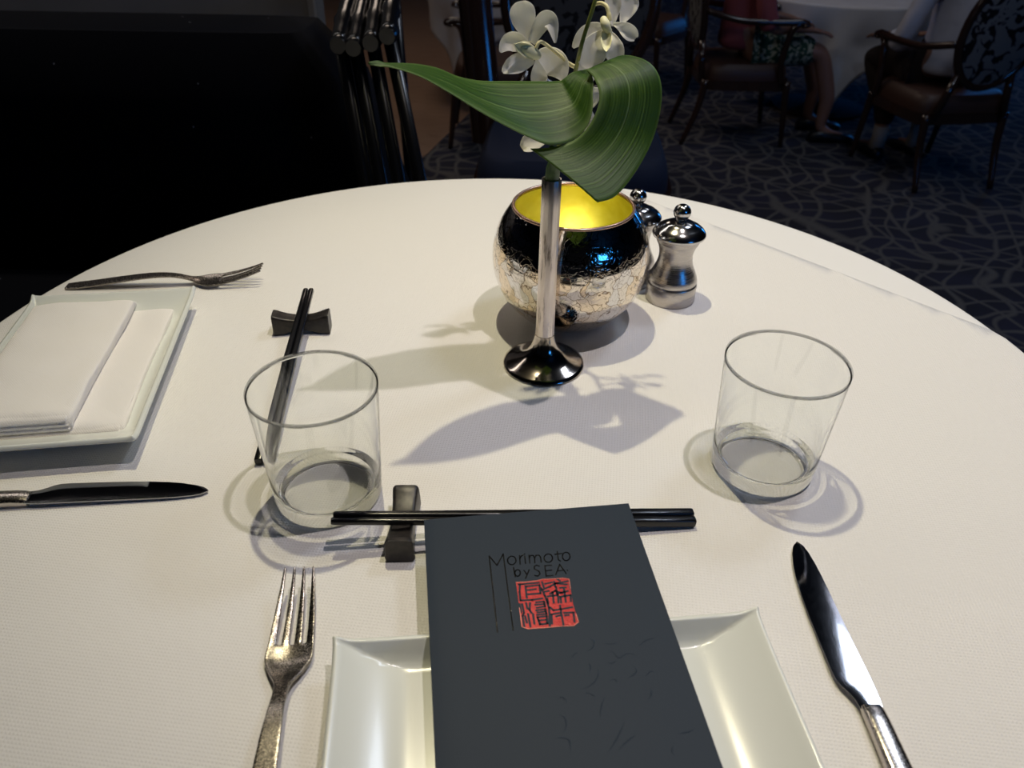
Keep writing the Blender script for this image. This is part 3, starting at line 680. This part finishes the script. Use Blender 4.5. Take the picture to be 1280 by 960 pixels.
# far set lies away from the viewer behind the left tumbler
stick('black chopstick behind the left tumbler, left one of that pair', T(-0.2010, 0.6600, 0.0255), T(-0.1868, 0.4315, 0.0040), 0.0025, 0.0031)
stick('black chopstick behind the left tumbler, right one of that pair', T(-0.1958, 0.6603, 0.0255), T(-0.1806, 0.4322, 0.0040), 0.0025, 0.0031)
def rest(label, loc, rz, L=0.052, W=0.020, H=0.020):
    b = bmesh.new(); secs = []
    for k in range(25):
        u = -1+2*k/24; x = u*L/2; top = H*(0.70+0.30*u*u); bot = 0.0 if abs(u) > 0.62 else 0.0045*(1-(u/0.62)**2)
        hw = W/2*(0.82+0.18*u*u)
        if k in (0, 24): top -= 0.0010; hw -= 0.0008; x -= math.copysign(0.0000, u)
        if k in (1, 23): x = math.copysign(L/2-0.0008, u)
        sec = []
        for (sx, sz) in superellipse(-1, 1, -1, 1, 24, 7): sec.append((x, sx*hw*(1.0-0.10*(sz+1)/2), bot+(top-bot)*(sz+1)/2))
        secs.append(sec)
    loft(b, secs); bmesh.ops.recalc_face_normals(b, faces=b.faces[:])
    o = finish('chopstick_rest', b, M['rest'], sharp=35); o.location = loc; o.rotation_euler = (0, 0, rz); tag(o, label, 'chopstick rest', 'dark ceramic chopstick rests'); return o
rest('dark saddle-shaped chopstick rest beyond the left tumbler', T(-0.1990, 0.6255), 0.09, 0.052, 0.019, 0.0215)
rest('dark saddle-shaped chopstick rest beside the top left corner of the menu', T(-0.0710, 0.3665), PI/2+0.03, 0.052, 0.0205, 0.0205)

# ---- plates
def plate(label, loc, rz, L, W, zlift=0.0):
    b = bmesh.new(); nu, nv = 64, 44; rows = []
    for i in range(nu+1):
        u = -1+2*i/nu; row = []
        for j in range(nv+1):
            v = -1+2*j/nv
            x, y = u*L/2, v*W/2
            y *= 1+0.006*u**8*abs(v)             # ears at the corners
            x *= 1+0.010*v**6*abs(u)
            su = max(0, abs(x)-(L/2-0.040))/0.040; sv = max(0, abs(y)-(W/2-0.013))/0.013
            zs = 0.0165*min(1.05, su)**1.6; zl = 0.0158*min(1.1, sv)**1.7; z = 0.0045 + (zs**7+zl**7)**(1/7)
            row.append((x, y, z))
        rows.append(row)
    gridmesh(b, rows)
    o = finish('side_plate', b, M['porcelain']); o.name = 'rectangular_plate'
    mod(o, 'SOLIDIFY', thickness=0.0042, offset=-1); mod(o, 'BEVEL', width=0.0014, segments=3, limit_method='ANGLE', angle_limit=math.radians(50))
    t = thing('rectangular_plate', label, 'plate', loc, rz, 'white rectangular plates')
    o.name = 'dish'; o.parent = t
    b = bmesh.new(); secs = []
    for z, s in ((0.0, 0.0), (0.0, 0.001), (0.0015, 0.001)):
        pass
    pts_o = superellipse(-(L/2-0.045), L/2-0.045, -(W/2-0.022), W/2-0.022, 64, 8); pts_i = superellipse(-(L/2-0.049), L/2-0.049, -(W/2-0.026), W/2-0.026, 64, 8)
    loft(b, [[(p[0], p[1], z) for p in q] for q, z in ((pts_o, 0.0012), (pts_o, 0.0), (pts_i, 0.0), (pts_i, 0.0012), (pts_o, 0.0012))], cap=False)
    bmesh.ops.recalc_face_normals(b, faces=b.faces[:]); finish('foot_ring', b, M['porcelain'], t)
    return t
plate('white rectangular plate with raised ends under the blue menu', T(0.0318, 0.2035), 0.105, 0.240, 0.150)
plate('white rectangular plate with raised ends at left, carrying the folded napkin', T(-0.3655, 0.5370), math.radians(-81), 0.236, 0.150)

# ---- napkin on the left plate
nap = thing('folded_napkin', 'white cloth napkin folded in layers on the left plate', 'napkin', T(-0.3655, 0.5370, 0.0), math.radians(-81))
def sheet(b, x0, x1, y0, y1, z, th, seed, sag=0.0, p=5.5):
    """pillow-like folded layer; the +y side is the rounded fold"""
    secs = []; nx = 30
    for i in range(nx+1):
        u = i/nx; x = x0+(x1-x0)*u; e = min(u, 1-u)*(x1-x0); q = min(1, e/0.004); tt = th*(0.55+0.45*math.sqrt(max(0, 1-(1-q)**2)))
        sec = []
        wob = 0.0012*math.sin(seed+5*u)
        for (sy, sz) in superellipse(-1, 1, -1, 1, 64, 5.5):
            sy = math.copysign(1-(1-abs(sy))*1.0, sy); yy = (y0+y1)/2+(y1-y0)/2*sy+wob*(1 if sy > 0 else 0.3)
            zz = z+tt*(sz+1)/2*(1+0.22*noise.noise(Vector((x*28+seed, yy*28, seed)))) + sag*u
            sec.append((x, yy, zz))
        secs.append(sec)
    loft(b, secs)
# local x runs away->near, local +y towards the plate's right edge
b = bmesh.new()
sheet(b, -0.100, 0.0905, -0.064, 0.056, 0.0060, 0.0085, 2, p=3.4)
for k in range(2): sheet(b, -0.096, 0.0925-0.0008*k, -0.063, 0.0530, 0.0066+0.0036*k, 0.0034, 3+k, p=3)
sheet(b, -0.103, 0.0870, -0.066, 0.0215, 0.0138, 0.0115, 7, p=3.2)
for k in range(3): sheet(b, -0.100, 0.0895-0.0007*k, -0.065, 0.0180, 0.0142+0.0034*k, 0.0032, 9+k, p=3)
bmesh.ops.recalc_face_normals(b, faces=b.faces[:])
finish('napkin_folds', b, M['napkin'], nap, sharp=80)

# ---- forks
def fork(label, tip, end_dir, L=0.20):
    b = bmesh.new()
    zs = [(0, .0185), (.01, .0140), (.02, .0100), (.03, .0068), (.045, .0034), (.056, .0028), (.064, .0042), (.072, .0070), (.085, .0110), (.10, .0126), (.12, .0114), (.15, .0076), (.18, .0036), (L, .0020)]
    def interp(tab, s):
        for (a, va), (c, vc) in zip(tab, tab[1:]):
            if s <= c: q = (s-a)/(c-a); q = q*q*(3-2*q)*0.5+q*0.5; return va+(vc-va)*q
        return tab[-1][1]
    hw = [(0.045, .0126), (.052, .0134), (.057, .0128), (.063, .0098), (.069, .0058), (.074, .0038), (.085, .0040), (.11, .0056), (.15, .0068), (.19, .0072), (L, .0058)]
    S = [0, .0015, .005, .010, .016, .022, .028, .034, .040, .045, .049, .053, .057, .061, .065, .069, .073, .078, .086, .095, .105, .12, .135, .15, .165, .18, .19, .197, L]
    rows = []
    for s in S:
        row = []
        for k in range(4):
            for e in (-1, 1):
                if s < .045:
                    q = s/.045; c = (k-1.5)*(.0056+(.0071-.0056)*q); h = .0007+(.0022-.0007)*q**0.8; 
                    if s == 0: h = .0004
                    x = c+e*h
                else:
                    W_ = interp(hw, s); pos = [(-1.5*.0071-.0022), (-1.5*.0071+.0022), (-.5*.0071-.0022), (-.5*.0071+.0022), (.5*.0071-.0022), (.5*.0071+.0022), (1.5*.0071-.0022), (1.5*.0071+.0022)]
                    x = pos[k*2+(e+1)//2]/.01285*W_
                cup = 0.0 if s > .075 else 0.0022*(x/.013)**2*min(1, s/.02)
                row.append((x, -s, interp(zs, s)+cup))
        rows.append(row)
    vv = [[b.verts.new(p) for p in r] for r in rows]
    for i in range(len(S)-1):
        for j in range(7):
            if j % 2 == 1 and S[i] < .045: continue
            b.faces.new((vv[i][j], vv[i][j+1], vv[i+1][j+1], vv[i+1][j]))
    bmesh.ops.recalc_face_normals(b, faces=b.faces[:])
    if sum(f.normal.z for f in b.faces) < 0: bmesh.ops.reverse_faces(b, faces=b.faces[:])
    o = finish('dinner_fork', b, M['fork_steel'])
    mod(o, 'SOLIDIFY', thickness=0.0021, offset=-1); mod(o, 'BEVEL', width=0.0004, segments=1, limit_method='ANGLE', angle_limit=math.radians(40)); mod(o, 'SUBSURF', levels=2, render_levels=2)
    o.location = tip; o.rotation_euler = (0, 0, end_dir); return tag(o, label, 'fork', 'steel dinner forks')
fork('steel dinner fork at lower left beside the menu plate, tines up the picture', T(-0.1276, 0.3190, 0.0004), math.atan2(0.0107, 0.1227)*1.0)
fork('steel dinner fork beyond the napkin plate, tines pointing right', T(-0.2625, 0.7225, 0.0004), math.radians(-90+5.5))

# ---- knives
def knife(label, tip, rz):
    t = thing('dinner_knife', label, 'knife', tip, rz, 'steel dinner knives')
    b = bmesh.new(); tab = [(0, .0, .0), (.0015, .0018, -.0020), (.004, .0034, -.0038), (.010, .0048, -.0062), (.02, .0058, -.0088), (.03, .0062, -.0105), (.045, .0064, -.0118), (.06, .0065, -.0125), (.08, .0067, -.0128), (.098, .0069, -.0129), (.104, .0070, -.0125), (.108, .0070, -.0112), (.112, .0069, -.0088), (.117, .0067, -.0066), (.122, .0063, -.0060)]
    secs = []
    for s, xr, xl in tab:
        xr, xl = max(xr, .0004), min(xl, -.0004); th = .0018
        cz = .0022+0.0022*min(1, s/.12)
        secs.append([(xl, -s, cz-.0001), (xl*.55+xr*.45, -s, cz-th/2), (xr-.0004, -s, cz-th/2), (xr, -s, cz-th/4), (xr, -s, cz+th/4), (xr-.0004, -s, cz+th/2), (xl*.55+xr*.45, -s, cz+th/2), (xl, -s, cz+.0001)])
    loft(b, secs); bmesh.ops.recalc_face_normals(b, faces=b.faces[:]); finish('blade', b, M['knife_blade'], t, sharp=25)
    b = bmesh.new(); secs = []
    for s, h, z1 in ((.1205, .0058, .0062), (.124, .0062, .0072), (.13, .0062, .0080), (.15, .0066, .0082), (.19, .0074, .0084), (.222, .0078, .0082), (.230, .0070, .0072), (.233, .0045, .0058)):
        secs.append([(p[0]+.0004, -s, p[1]) for p in superellipse(-h, h, 0.0, z1, 20, 3.2)])
    loft(b, secs); bmesh.ops.recalc_face_normals(b, faces=b.faces[:]); finish('handle', b, M['steel'], t, sharp=50)
    return t
kn = knife('steel dinner knife at lower right, blade pointing up towards the right tumbler', T(0.1917, 0.3618, 0.0), math.atan2(0.0048, 0.152))
dup(kn, T(-0.2143, 0.4019, 0.0), math.radians(-90+5.8), 'steel dinner knife at the left frame edge, blade pointing right at the left tumbler')

# ---- menu
MZ = 0.0285
mTL, mTR = T(-0.0545, 0.3508), T(0.0753, 0.3686)
ang = math.atan2(mTR.y-mTL.y, mTR.x-mTL.x); MW = 0.1335; MLn = 0.236
menu = thing('menu', 'slate-blue menu booklet with red seal lying on the near plate', 'menu', (mTL.x, mTL.y, TZ), ang)
mi = Matrix.Translation((mTL.x, mTL.y, TZ)) @ Matrix.Rotation(ang, 4, 'Z'); mi = mi.inverted()
def warp(x, y): return 0.0
def menu_slab(name, x0, x1, y0, y1, z0, z1, mat, spine=False):
    b = bmesh.new(); secs = []
    for k in range(21):
        x = x0+(x1-x0)*k/20; e = 0
        if spine: d = (x-x0)/0.005; e = (z1-z0)*0.5*(1-math.sqrt(max(0, 1-(1-min(1, d))**2)))
        w_ = warp(x, 0); secs.append([(x, y0, z0+w_+e), (x, y1, z0+w_+e), (x, y1, z1+w_-e), (x, y0, z1+w_-e)])
    loft(b, secs); bmesh.ops.recalc_face_normals(b, faces=b.faces[:]); o = finish(name, b, mat, menu, sharp=30)
    mod(o, 'BEVEL', width=0.0003, segments=2, limit_method='ANGLE', angle_limit=math.radians(60)); return o
menu_slab('front_cover', 0, MW, -MLn, 0, MZ-0.0014, MZ, M['cover'], True)
menu_slab('pages', 0.002, MW-0.0015, -MLn+0.002, -0.002, MZ-0.0030, MZ-0.0015, M['pages'])
menu_slab('back_cover', 0, MW, -MLn, 0, MZ-0.0043, MZ-0.0031, M['cover'], True)
def toloc(zx, zy, sx, ox, oy, lift):
    p = mi @ at(ox+zx/sx, oy+zy/sx, z=TZ+MZ); p.z = MZ+warp(p.x, p.y)+lift; return p
def ribbon(b, pts, w_, h):
    n = len(pts)
    for i in range(n-1):
        a, c = pts[i], pts[i+1]; d = (c-a); d.z = 0
        if d.length < 1e-7: continue
        d.normalize(); s = Vector((-d.y, d.x, 0))*w_/2; d2 = d*w_*0.35
        a2, c2 = a-d2, c+d2
        lo = [b.verts.new(q) for q in (a2-s, c2-s, c2+s, a2+s)]
        hi = [b.verts.new(q+Vector((0, 0, h))) for q in (a2-s, c2-s, c2+s, a2+s)]
        b.faces.new(hi); b.faces.new(lo[::-1])
        for k in range(4): b.faces.new((lo[k], lo[(k+1) % 4], hi[(k+1) % 4], hi[k]))
def ell(cx, cy, rx, ry, n=14): return [(cx+rx*math.cos(2*PI*k/n), cy+ry*math.sin(2*PI*k/n)) for k in range(n+1)]
letters = [[(175, 880), (92, 120), (170, 215), (232, 100), (332, 862)], ell(318, 165, 42, 43), [(395, 115), (402, 203)], [(398, 150), (412, 122), (432, 112)], [(447, 122), (456, 196)], [(445, 98), (446, 104)],
  [(490, 112), (498, 192)], [(492, 140), (510, 115), (532, 115), (545, 140), (548, 188)], [(545, 140), (562, 113), (590, 112), (605, 130), (612, 184)], ell(683, 142, 42, 42),
  [(772, 75), (784, 158), (805, 172)], [(748, 104), (818, 94)], ell(862, 125, 38, 42), [(335, 232), (352, 328)], ell(376, 290, 27, 33), [(440, 265), (468, 305)], [(492, 258), (455, 345)],
  [(592, 222), (565, 212), (543, 225), (545, 250), (592, 275), (600, 300), (580, 322), (545, 316)], [(715, 212), (648, 218), (662, 322), (727, 314)], [(656, 268), (716, 262)], [(757, 308), (797, 205), (862, 296)], [(775, 270), (832, 262)], [(872, 262), (875, 266)]]
b = bmesh.new()
for st in letters: ribbon(b, [toloc(x, y, 8.0, 600, 680, 0.00002) for x, y in st], 0.00075, 0.00010)
finish('title_lettering', b, M['black_foil'], menu, smooth=False)
b = bmesh.new()
seal = [(360, 385), (450, 382), (570, 368), (620, 355), (730, 350), (830, 342), (890, 352), (905, 450), (930, 600), (960, 700), (985, 780), (940, 818), (830, 822), (650, 838), (480, 850), (420, 830), (395, 640)]
vt = [b.verts.new(toloc(x, y, 8.0, 600, 680, 0.00006)) for x, y in seal]; f = b.faces.new(vt)
r = bmesh.ops.extrude_face_region(b, geom=[f])
for g in r['geom']:
    if isinstance(g, bmesh.types.BMVert): g.co.z -= 0.00008
bmesh.ops.recalc_face_normals(b, faces=b.faces[:]); seal_o = finish('red_seal', b, M['red_foil'], menu, smooth=False)
gl = [[(400, 405), (395, 480), (405, 565), (520, 560), (625, 545)], [(385, 405), (430, 402), (590, 388)], [(455, 420), (468, 540)], [(465, 425), (595, 412), (605, 495), (480, 505)], [(480, 462), (560, 452)],
  [(395, 600), (410, 680), (395, 700)], [(420, 600), (440, 690), (425, 720), (445, 835)], [(460, 590), (475, 650)], [(500, 590), (495, 660), (515, 690)], [(480, 700), (505, 830)], [(450, 720), (470, 790)], [(530, 700), (545, 800)],
  [(560, 585), (640, 577), (650, 625), (565, 640)], [(550, 610), (640, 602)], [(560, 665), (655, 652), (665, 700), (570, 710)], [(575, 685), (655, 677)], [(570, 735), (668, 722), (675, 795), (600, 805), (575, 735)], [(585, 765), (660, 758)],
  [(625, 460), (700, 425), (760, 395), (880, 372)], [(740, 375), (755, 430)], [(640, 480), (690, 470)], [(770, 395), (870, 405)], [(800, 440), (860, 435)], [(760, 430), (770, 500), (880, 470)],
  [(672, 545), (682, 595)], [(675, 525), (780, 512), (785, 590)], [(725, 480), (738, 590)], [(700, 500), (750, 470), (820, 490)], [(800, 530), (905, 512), (910, 575)], [(840, 450), (858, 582)], [(805, 535), (812, 590)],
  [(700, 635), (735, 665), (830, 650), (925, 632)], [(800, 615), (835, 815)], [(720, 800), (715, 705), (800, 690)], [(840, 690), (935, 685), (945, 780)], [(760, 725), (800, 715)], [(850, 715), (890, 712)], [(620, 380), (640, 440)], [(650, 400), (720, 385)], [(900, 400), (905, 450)], [(800, 370), (770, 350)], [(610, 440), (650, 520), (690, 640), (700, 830)]]
b = bmesh.new()
for st in gl: ribbon(b, [toloc(x, y, 8.0, 600, 680, 0.00006) for x, y in st], 0.00130, 0.00008)
finish('seal_characters', b, M['cover'], seal_o, smooth=False)
b = bmesh.new()
for st in [seal[:8], seal[9:]+[]]: ribbon(b, [toloc(x, y, 8.0, 600, 680, 0.00008) for x, y in st], 0.00035, 0.00012)
finish('seal_edge', b, M['foil_edge'], seal_o, smooth=False)
fl = [[(400, 230), (440, 180), (490, 200), (480, 240), (430, 260), (405, 235)], [(530, 210), (600, 216), (640, 205)], [(700, 235), (760, 230), (800, 195), (860, 175), (905, 125)], [(560, 310), (545, 285), (600, 262), (640, 300), (690, 275), (745, 285), (740, 315), (700, 325)], [(655, 405), (690, 420), (740, 390), (735, 355), (680, 348)], [(330, 520), (400, 490), (470, 465), (515, 410), (510, 350), (480, 360)], [(570, 470), (600, 430), (630, 440), (600, 490)], [(250, 580), (290, 535), (325, 560), (300, 605)], [(220, 650), (290, 640), (325, 680), (310, 740), (260, 760)], [(560, 690), (530, 640), (545, 560), (590, 490)], [(690, 610), (660, 720), (600, 830), (520, 945)], [(590, 905), (690, 800), (770, 745)], [(780, 440), (830, 380), (860, 400)], [(345, 330), (370, 280), (410, 262)], [(450, 320), (470, 350), (460, 410)], [(235, 800), (270, 780), (340, 790), (350, 860), (340, 940)], [(820, 450), (835, 520), (800, 560)], [(960, 760), (1050, 745), (1110, 720)], [(425, 540), (450, 510), (495, 530), (480, 560)], [(640, 300), (600, 330), (560, 320)], [(980, 800), (960, 860), (1000, 900)]]
b = bmesh.new()
for st in fl:
    pts = smoothpts([toloc(x, y, 4.8, 640, 760, -0.00036) for x, y in st], 6); k = len(pts)
    tube(b, pts, [0.00052*(0.35+0.65*math.sin(PI*(i+0.5)/k)) for i in range(k)], 8)
bmesh.ops.scale(b, vec=(1, 1, 1), verts=b.verts[:])
finish('embossed_flourish', b, M['cover'], menu)

# ---- big leaf in the vase
leaf = thing('broad_leaf', 'broad striped green leaf looped round above the silver vase', 'leaf', T(0.0279, 0.5763, 0.165))
st = [((663, 186), .535, (747, 253), .502), ((692, 184), .536, (771, 244), .510), ((718, 175), .538, (797, 211), .528), ((736, 157), .541, (816, 174), .546), ((747, 135), .545, (826, 134), .557), ((749, 117), .550, (826, 104), .564), ((745, 103), .557, (817, 84), .571),
      ((740, 94), .565, (800, 73), .578), ((733, 88), .571, (777, 70), .586), ((736, 91), .574, (755, 79), .593), ((741, 99), .566, (735, 86.5), .592), ((741, 117), .557, (716, 91), .586), ((740, 140), .549, (706, 98), .582), ((732, 161), .543, (697, 102), .582), ((713, 177), .538, (665, 102), .580), ((687, 181), .533, (630, 102), .575),
      ((660, 171), .530, (600, 101.5), .570), ((628, 155), .524, (572, 96), .562), ((596, 137), .518, (548, 86), .555), ((562, 116), .514, (524, 81), .545), ((528, 97), .512, (503, 79.5), .533), ((500, 87), .511, (487, 79.2), .522), ((485, 83.5), .511, (480, 78.5), .517), ((476, 83), .511, (471, 76), .515), ((461, 80.5), .510, (460, 78.5), .510)]
A = smoothpts([at(p[0][0], p[0][1], y=p[1]) for p in st], 5); B = smoothpts([at(p[2][0], p[2][1], y=p[3]) for p in st], 5)
rows = []; org = leaf.location
for i, (a, c) in enumerate(zip(A, B)):
    row = []; u = i/(len(A)-1)
    t0 = (A[min(i+1, len(A)-1)]+B[min(i+1, len(A)-1)]-A[max(i-1, 0)]-B[max(i-1, 0)]).normalized(); nrm = t0.cross(c-a).normalized()
    for j in range(21):
        v = j/20; bow = 0.05*math.sin(PI*v)*(c-a).length*(0.5 if 0.25 < u < 0.45 else 1.0); rip = 0.00018*math.sin(v*55)
        row.append(a+(c-a)*v+nrm*(bow*(-0.5)+rip)-org)
    rows.append(row)
b = bmesh.new(); gridmesh(b, rows, uvl=True); o = finish('leaf_blade', b, M['leaf'], leaf); mod(o, 'SOLIDIFY', thickness=0.0006, offset=0)
b = bmesh.new(); tube(b, smoothpts([T(0.0279, 0.5763, 0.09)-org, T(0.0279, 0.5760, 0.17)-org, at(696.5, 200, y=0.572)-org, at(694, 190, y=0.562)-org, at(689, 184, y=0.548)-org], 4), [0.0055]*9+[0.0052, 0.005, 0.005, 0.0046, 0.004, 0.003, 0.002, 0.0015], 12); finish('leaf_stalk', b, M['stalk'], leaf)

# ---- orchid spray
orch = thing('orchid_spray', 'white orchid spray rising from the silver vase behind the leaf', 'flower', T(0.0279, 0.5763, 0.16)); org = orch.location
b = bmesh.new(); sp = smoothpts([T(0.0279, 0.5805, 0.10)-org, T(0.0290, 0.5812, 0.172)-org, at(705, 150, y=0.604)-org, at(718, 95, y=0.606)-org, at(728, 52, y=0.588)-org, at(743, 4, y=0.586)-org, at(755, -45, y=0.590)-org], 6)
tube(b, sp, [0.0021-0.0009*i/len(sp) for i in range(len(sp))], 10); finish('stem', b, M['flower_stem'], orch)
def petal(parent, base, tip, ybt, width, shape, curl=0.0, cup=0.25, nrm=None, name='petal', mat=None, mid=None, twist=0.0, wave=0.0):
    P0 = at(base[0], base[1], y=ybt[0])-org; P1 = at(tip[0], tip[1], y=ybt[1])-org
    Pm = (P0+P1)/2 if mid is None else at(mid[0], mid[1], y=mid[2])-org
    view = (CAM-(P0+org)).normalized() if nrm is None else Vector(nrm).normalized()
    dep = ((P0+org)-CAM).dot(F_); Wm = width*0.84/FPX*dep; L = (P1-P0).length
    b = bmesh.new(); rows = []; NS = 16
    cl = [(P0*(1-s)**2+(2*Pm-(P0+P1)/2)*2*s*(1-s)+P1*s*s) for s in [k/NS for k in range(NS+1)]]
    for k, c in enumerate(cl):
        s = k/NS; t_ = (cl[min(k+1, NS)]-cl[max(k-1, 0)]).normalized(); side = t_.cross(view).normalized(); n2 = side.cross(t_).normalized()
        if twist: 
            R_ = Matrix.Rotation(twist*s, 3, t_); side = R_ @ side; n2 = R_ @ n2
        if shape == 'fan': h = (0.16+0.84*math.sin(PI*0.5*min(1, s/0.72))**1.3)*(math.sqrt(max(0, 1-((s-0.72)/0.30)**2)) if s > 0.72 else 1)
        elif shape == 'oval': h = 0.22*(1-s)+math.sin(PI*min(1, s*0.93+0.05))**0.75
        else: h = 0.3*(1-s)+math.sin(PI*(s*0.9+0.08))**0.9*0.9
        h = max(h, 0.06 if s < 1 else 0.03)*Wm/2
        row = []
        for j in range(11):
            q = -1+2*j/10
            row.append(c+side*(q*h)+n2*(-cup*h*(1-q*q)*1.0+curl*L*s*s-0.0005*abs(q)*math.sin(14*s+q*3)+wave*h*math.sin(3*q+6*s)))
        rows.append(row)
    gridmesh(b, rows, uvl=True); o = finish(name, b, mat or M['petal'], parent); mod(o, 'SOLIDIFY', thickness=0.0005, offset=0); mod(o, 'SUBSURF', levels=1, render_levels=1); return o
def blob(parent, name, pts, rad, mat):
    b = bmesh.new(); tube(b, smoothpts([at(p[0], p[1], y=p[2])-org for p in pts], 5), rad, 12); return finish(name, b, mat, parent)
def blossom(core, rad):
    b = bmesh.new(); tube(b, smoothpts([at(p[0], p[1], y=p[2])-org for p in core], 4), rad, 12); return finish('blossom', b, M['lip'], orch)
# blossom 1, left, facing left-forward
f1 = blossom([(645, 56, 0.598), (655, 60, 0.598), (665, 66, 0.600), (675, 71, 0.604)], [0.0012, 0.0024, 0.0038, 0.0046, 0.0052, 0.0052, 0.0050, 0.0048, 0.0046, 0.0042, 0.0036, 0.0028, 0.0015])
petal(f1, (660, 54), (650, 0), (0.608, 0.604), 38, 'fan', 0.10, 0.18)
petal(f1, (664, 55), (694, 54), (0.606, 0.594), 23, 'oval', 0.0, 0.5, mid=(684, 24, 0.598), wave=0.1)
petal(f1, (661, 66), (625, 66), (0.602, 0.588), 25, 'oval', -0.08, 0.55, mid=(641, 52, 0.592))
petal(f1, (668, 73), (629, 90), (0.604, 0.592), 25, 'oval', 0.08, 0.3, mid=(645, 80, 0.594))
petal(f1, (671, 74), (675, 107), (0.604, 0.604), 26, 'fan', 0.0, 0.3)
petal(f1, (672, 69), (704, 101), (0.610, 0.614), 36, 'oval', 0.0, 0.15, mid=(694, 80, 0.614))
petal(f1, (672, 70), (646, 57), (0.600, 0.585), 17, 'oval', -0.1, 0.9, name='lip', mat=M['lip'])
blob(f1, 'pedicel', [(670, 60, 0.598), (674, 53, 0.599), (680, 54, 0.602), (698, 68, 0.612), (712, 80, 0.620), (720, 84, 0.624)], [0.0013]*20+[0.0016]*6, M['pedicel'])
# blossom 2, upper right
f2 = blossom([(754, 22, 0.606), (756, 29, 0.602), (759, 36, 0.602), (763, 40, 0.606)], [0.0016, 0.0024, 0.0028, 0.0030, 0.0034, 0.0036, 0.0036, 0.0034, 0.0030, 0.0026, 0.0022, 0.0018, 0.0012])
petal(f2, (766, 33), (767, -12), (0.612, 0.616), 26, 'fan', 0.0, 0.4)
petal(f2, (776, 32), (792, -6), (0.614, 0.618), 27, 'fan', 0.0, 0.3)
petal(f2, (766, 30), (795, 49), (0.608, 0.602), 22, 'fan', 0.0, 0.5, mid=(781, 36, 0.602), wave=0.15)
petal(f2, (758, 38), (716, 60), (0.610, 0.610), 24, 'oval', 0.0, 0.3, mid=(735, 42, 0.608))
petal(f2, (756, 38), (744, 84), (0.608, 0.598), 44, 'fan', 0.05, 0.35, mid=(741, 60, 0.598))
petal(f2, (763, 40), (766, 77), (0.606, 0.598), 30, 'fan', 0.03, 0.4, mid=(768, 58, 0.596))
petal(f2, (758, 36), (758, 62), (0.604, 0.588), 15, 'oval', -0.1, 0.8, name='lip', mat=M['lip'])
blob(f2, 'pedicel', [(744, 5, 0.618), (752, 4, 0.614), (759, 9, 0.610), (761, 18, 0.608), (762, 26, 0.607)], [0.0014]*15+[0.0018]*6, M['pedicel'])
# blossom 3, mostly behind the leaf
f3 = blossom([(715, 128, 0.628), (716, 134, 0.626), (717, 140, 0.626), (717, 146, 0.628)], [0.0025]*12+[0.001])
petal(f3, (716, 132), (738, 72), (0.632, 0.636), 34, 'fan', 0.0, 0.3)
petal(f3, (718, 134), (752, 112), (0.630, 0.628), 28, 'oval', 0.0, 0.3)
petal(f3, (718, 140), (744, 160), (0.628, 0.624), 30, 'oval', 0.0, 0.3)
petal(f3, (712, 142), (652, 186), (0.624, 0.612), 30, 'fan', 0.05, 0.3)
petal(f3, (712, 134), (690, 118), (0.630, 0.632), 26, 'oval', 0.0, 0.3)
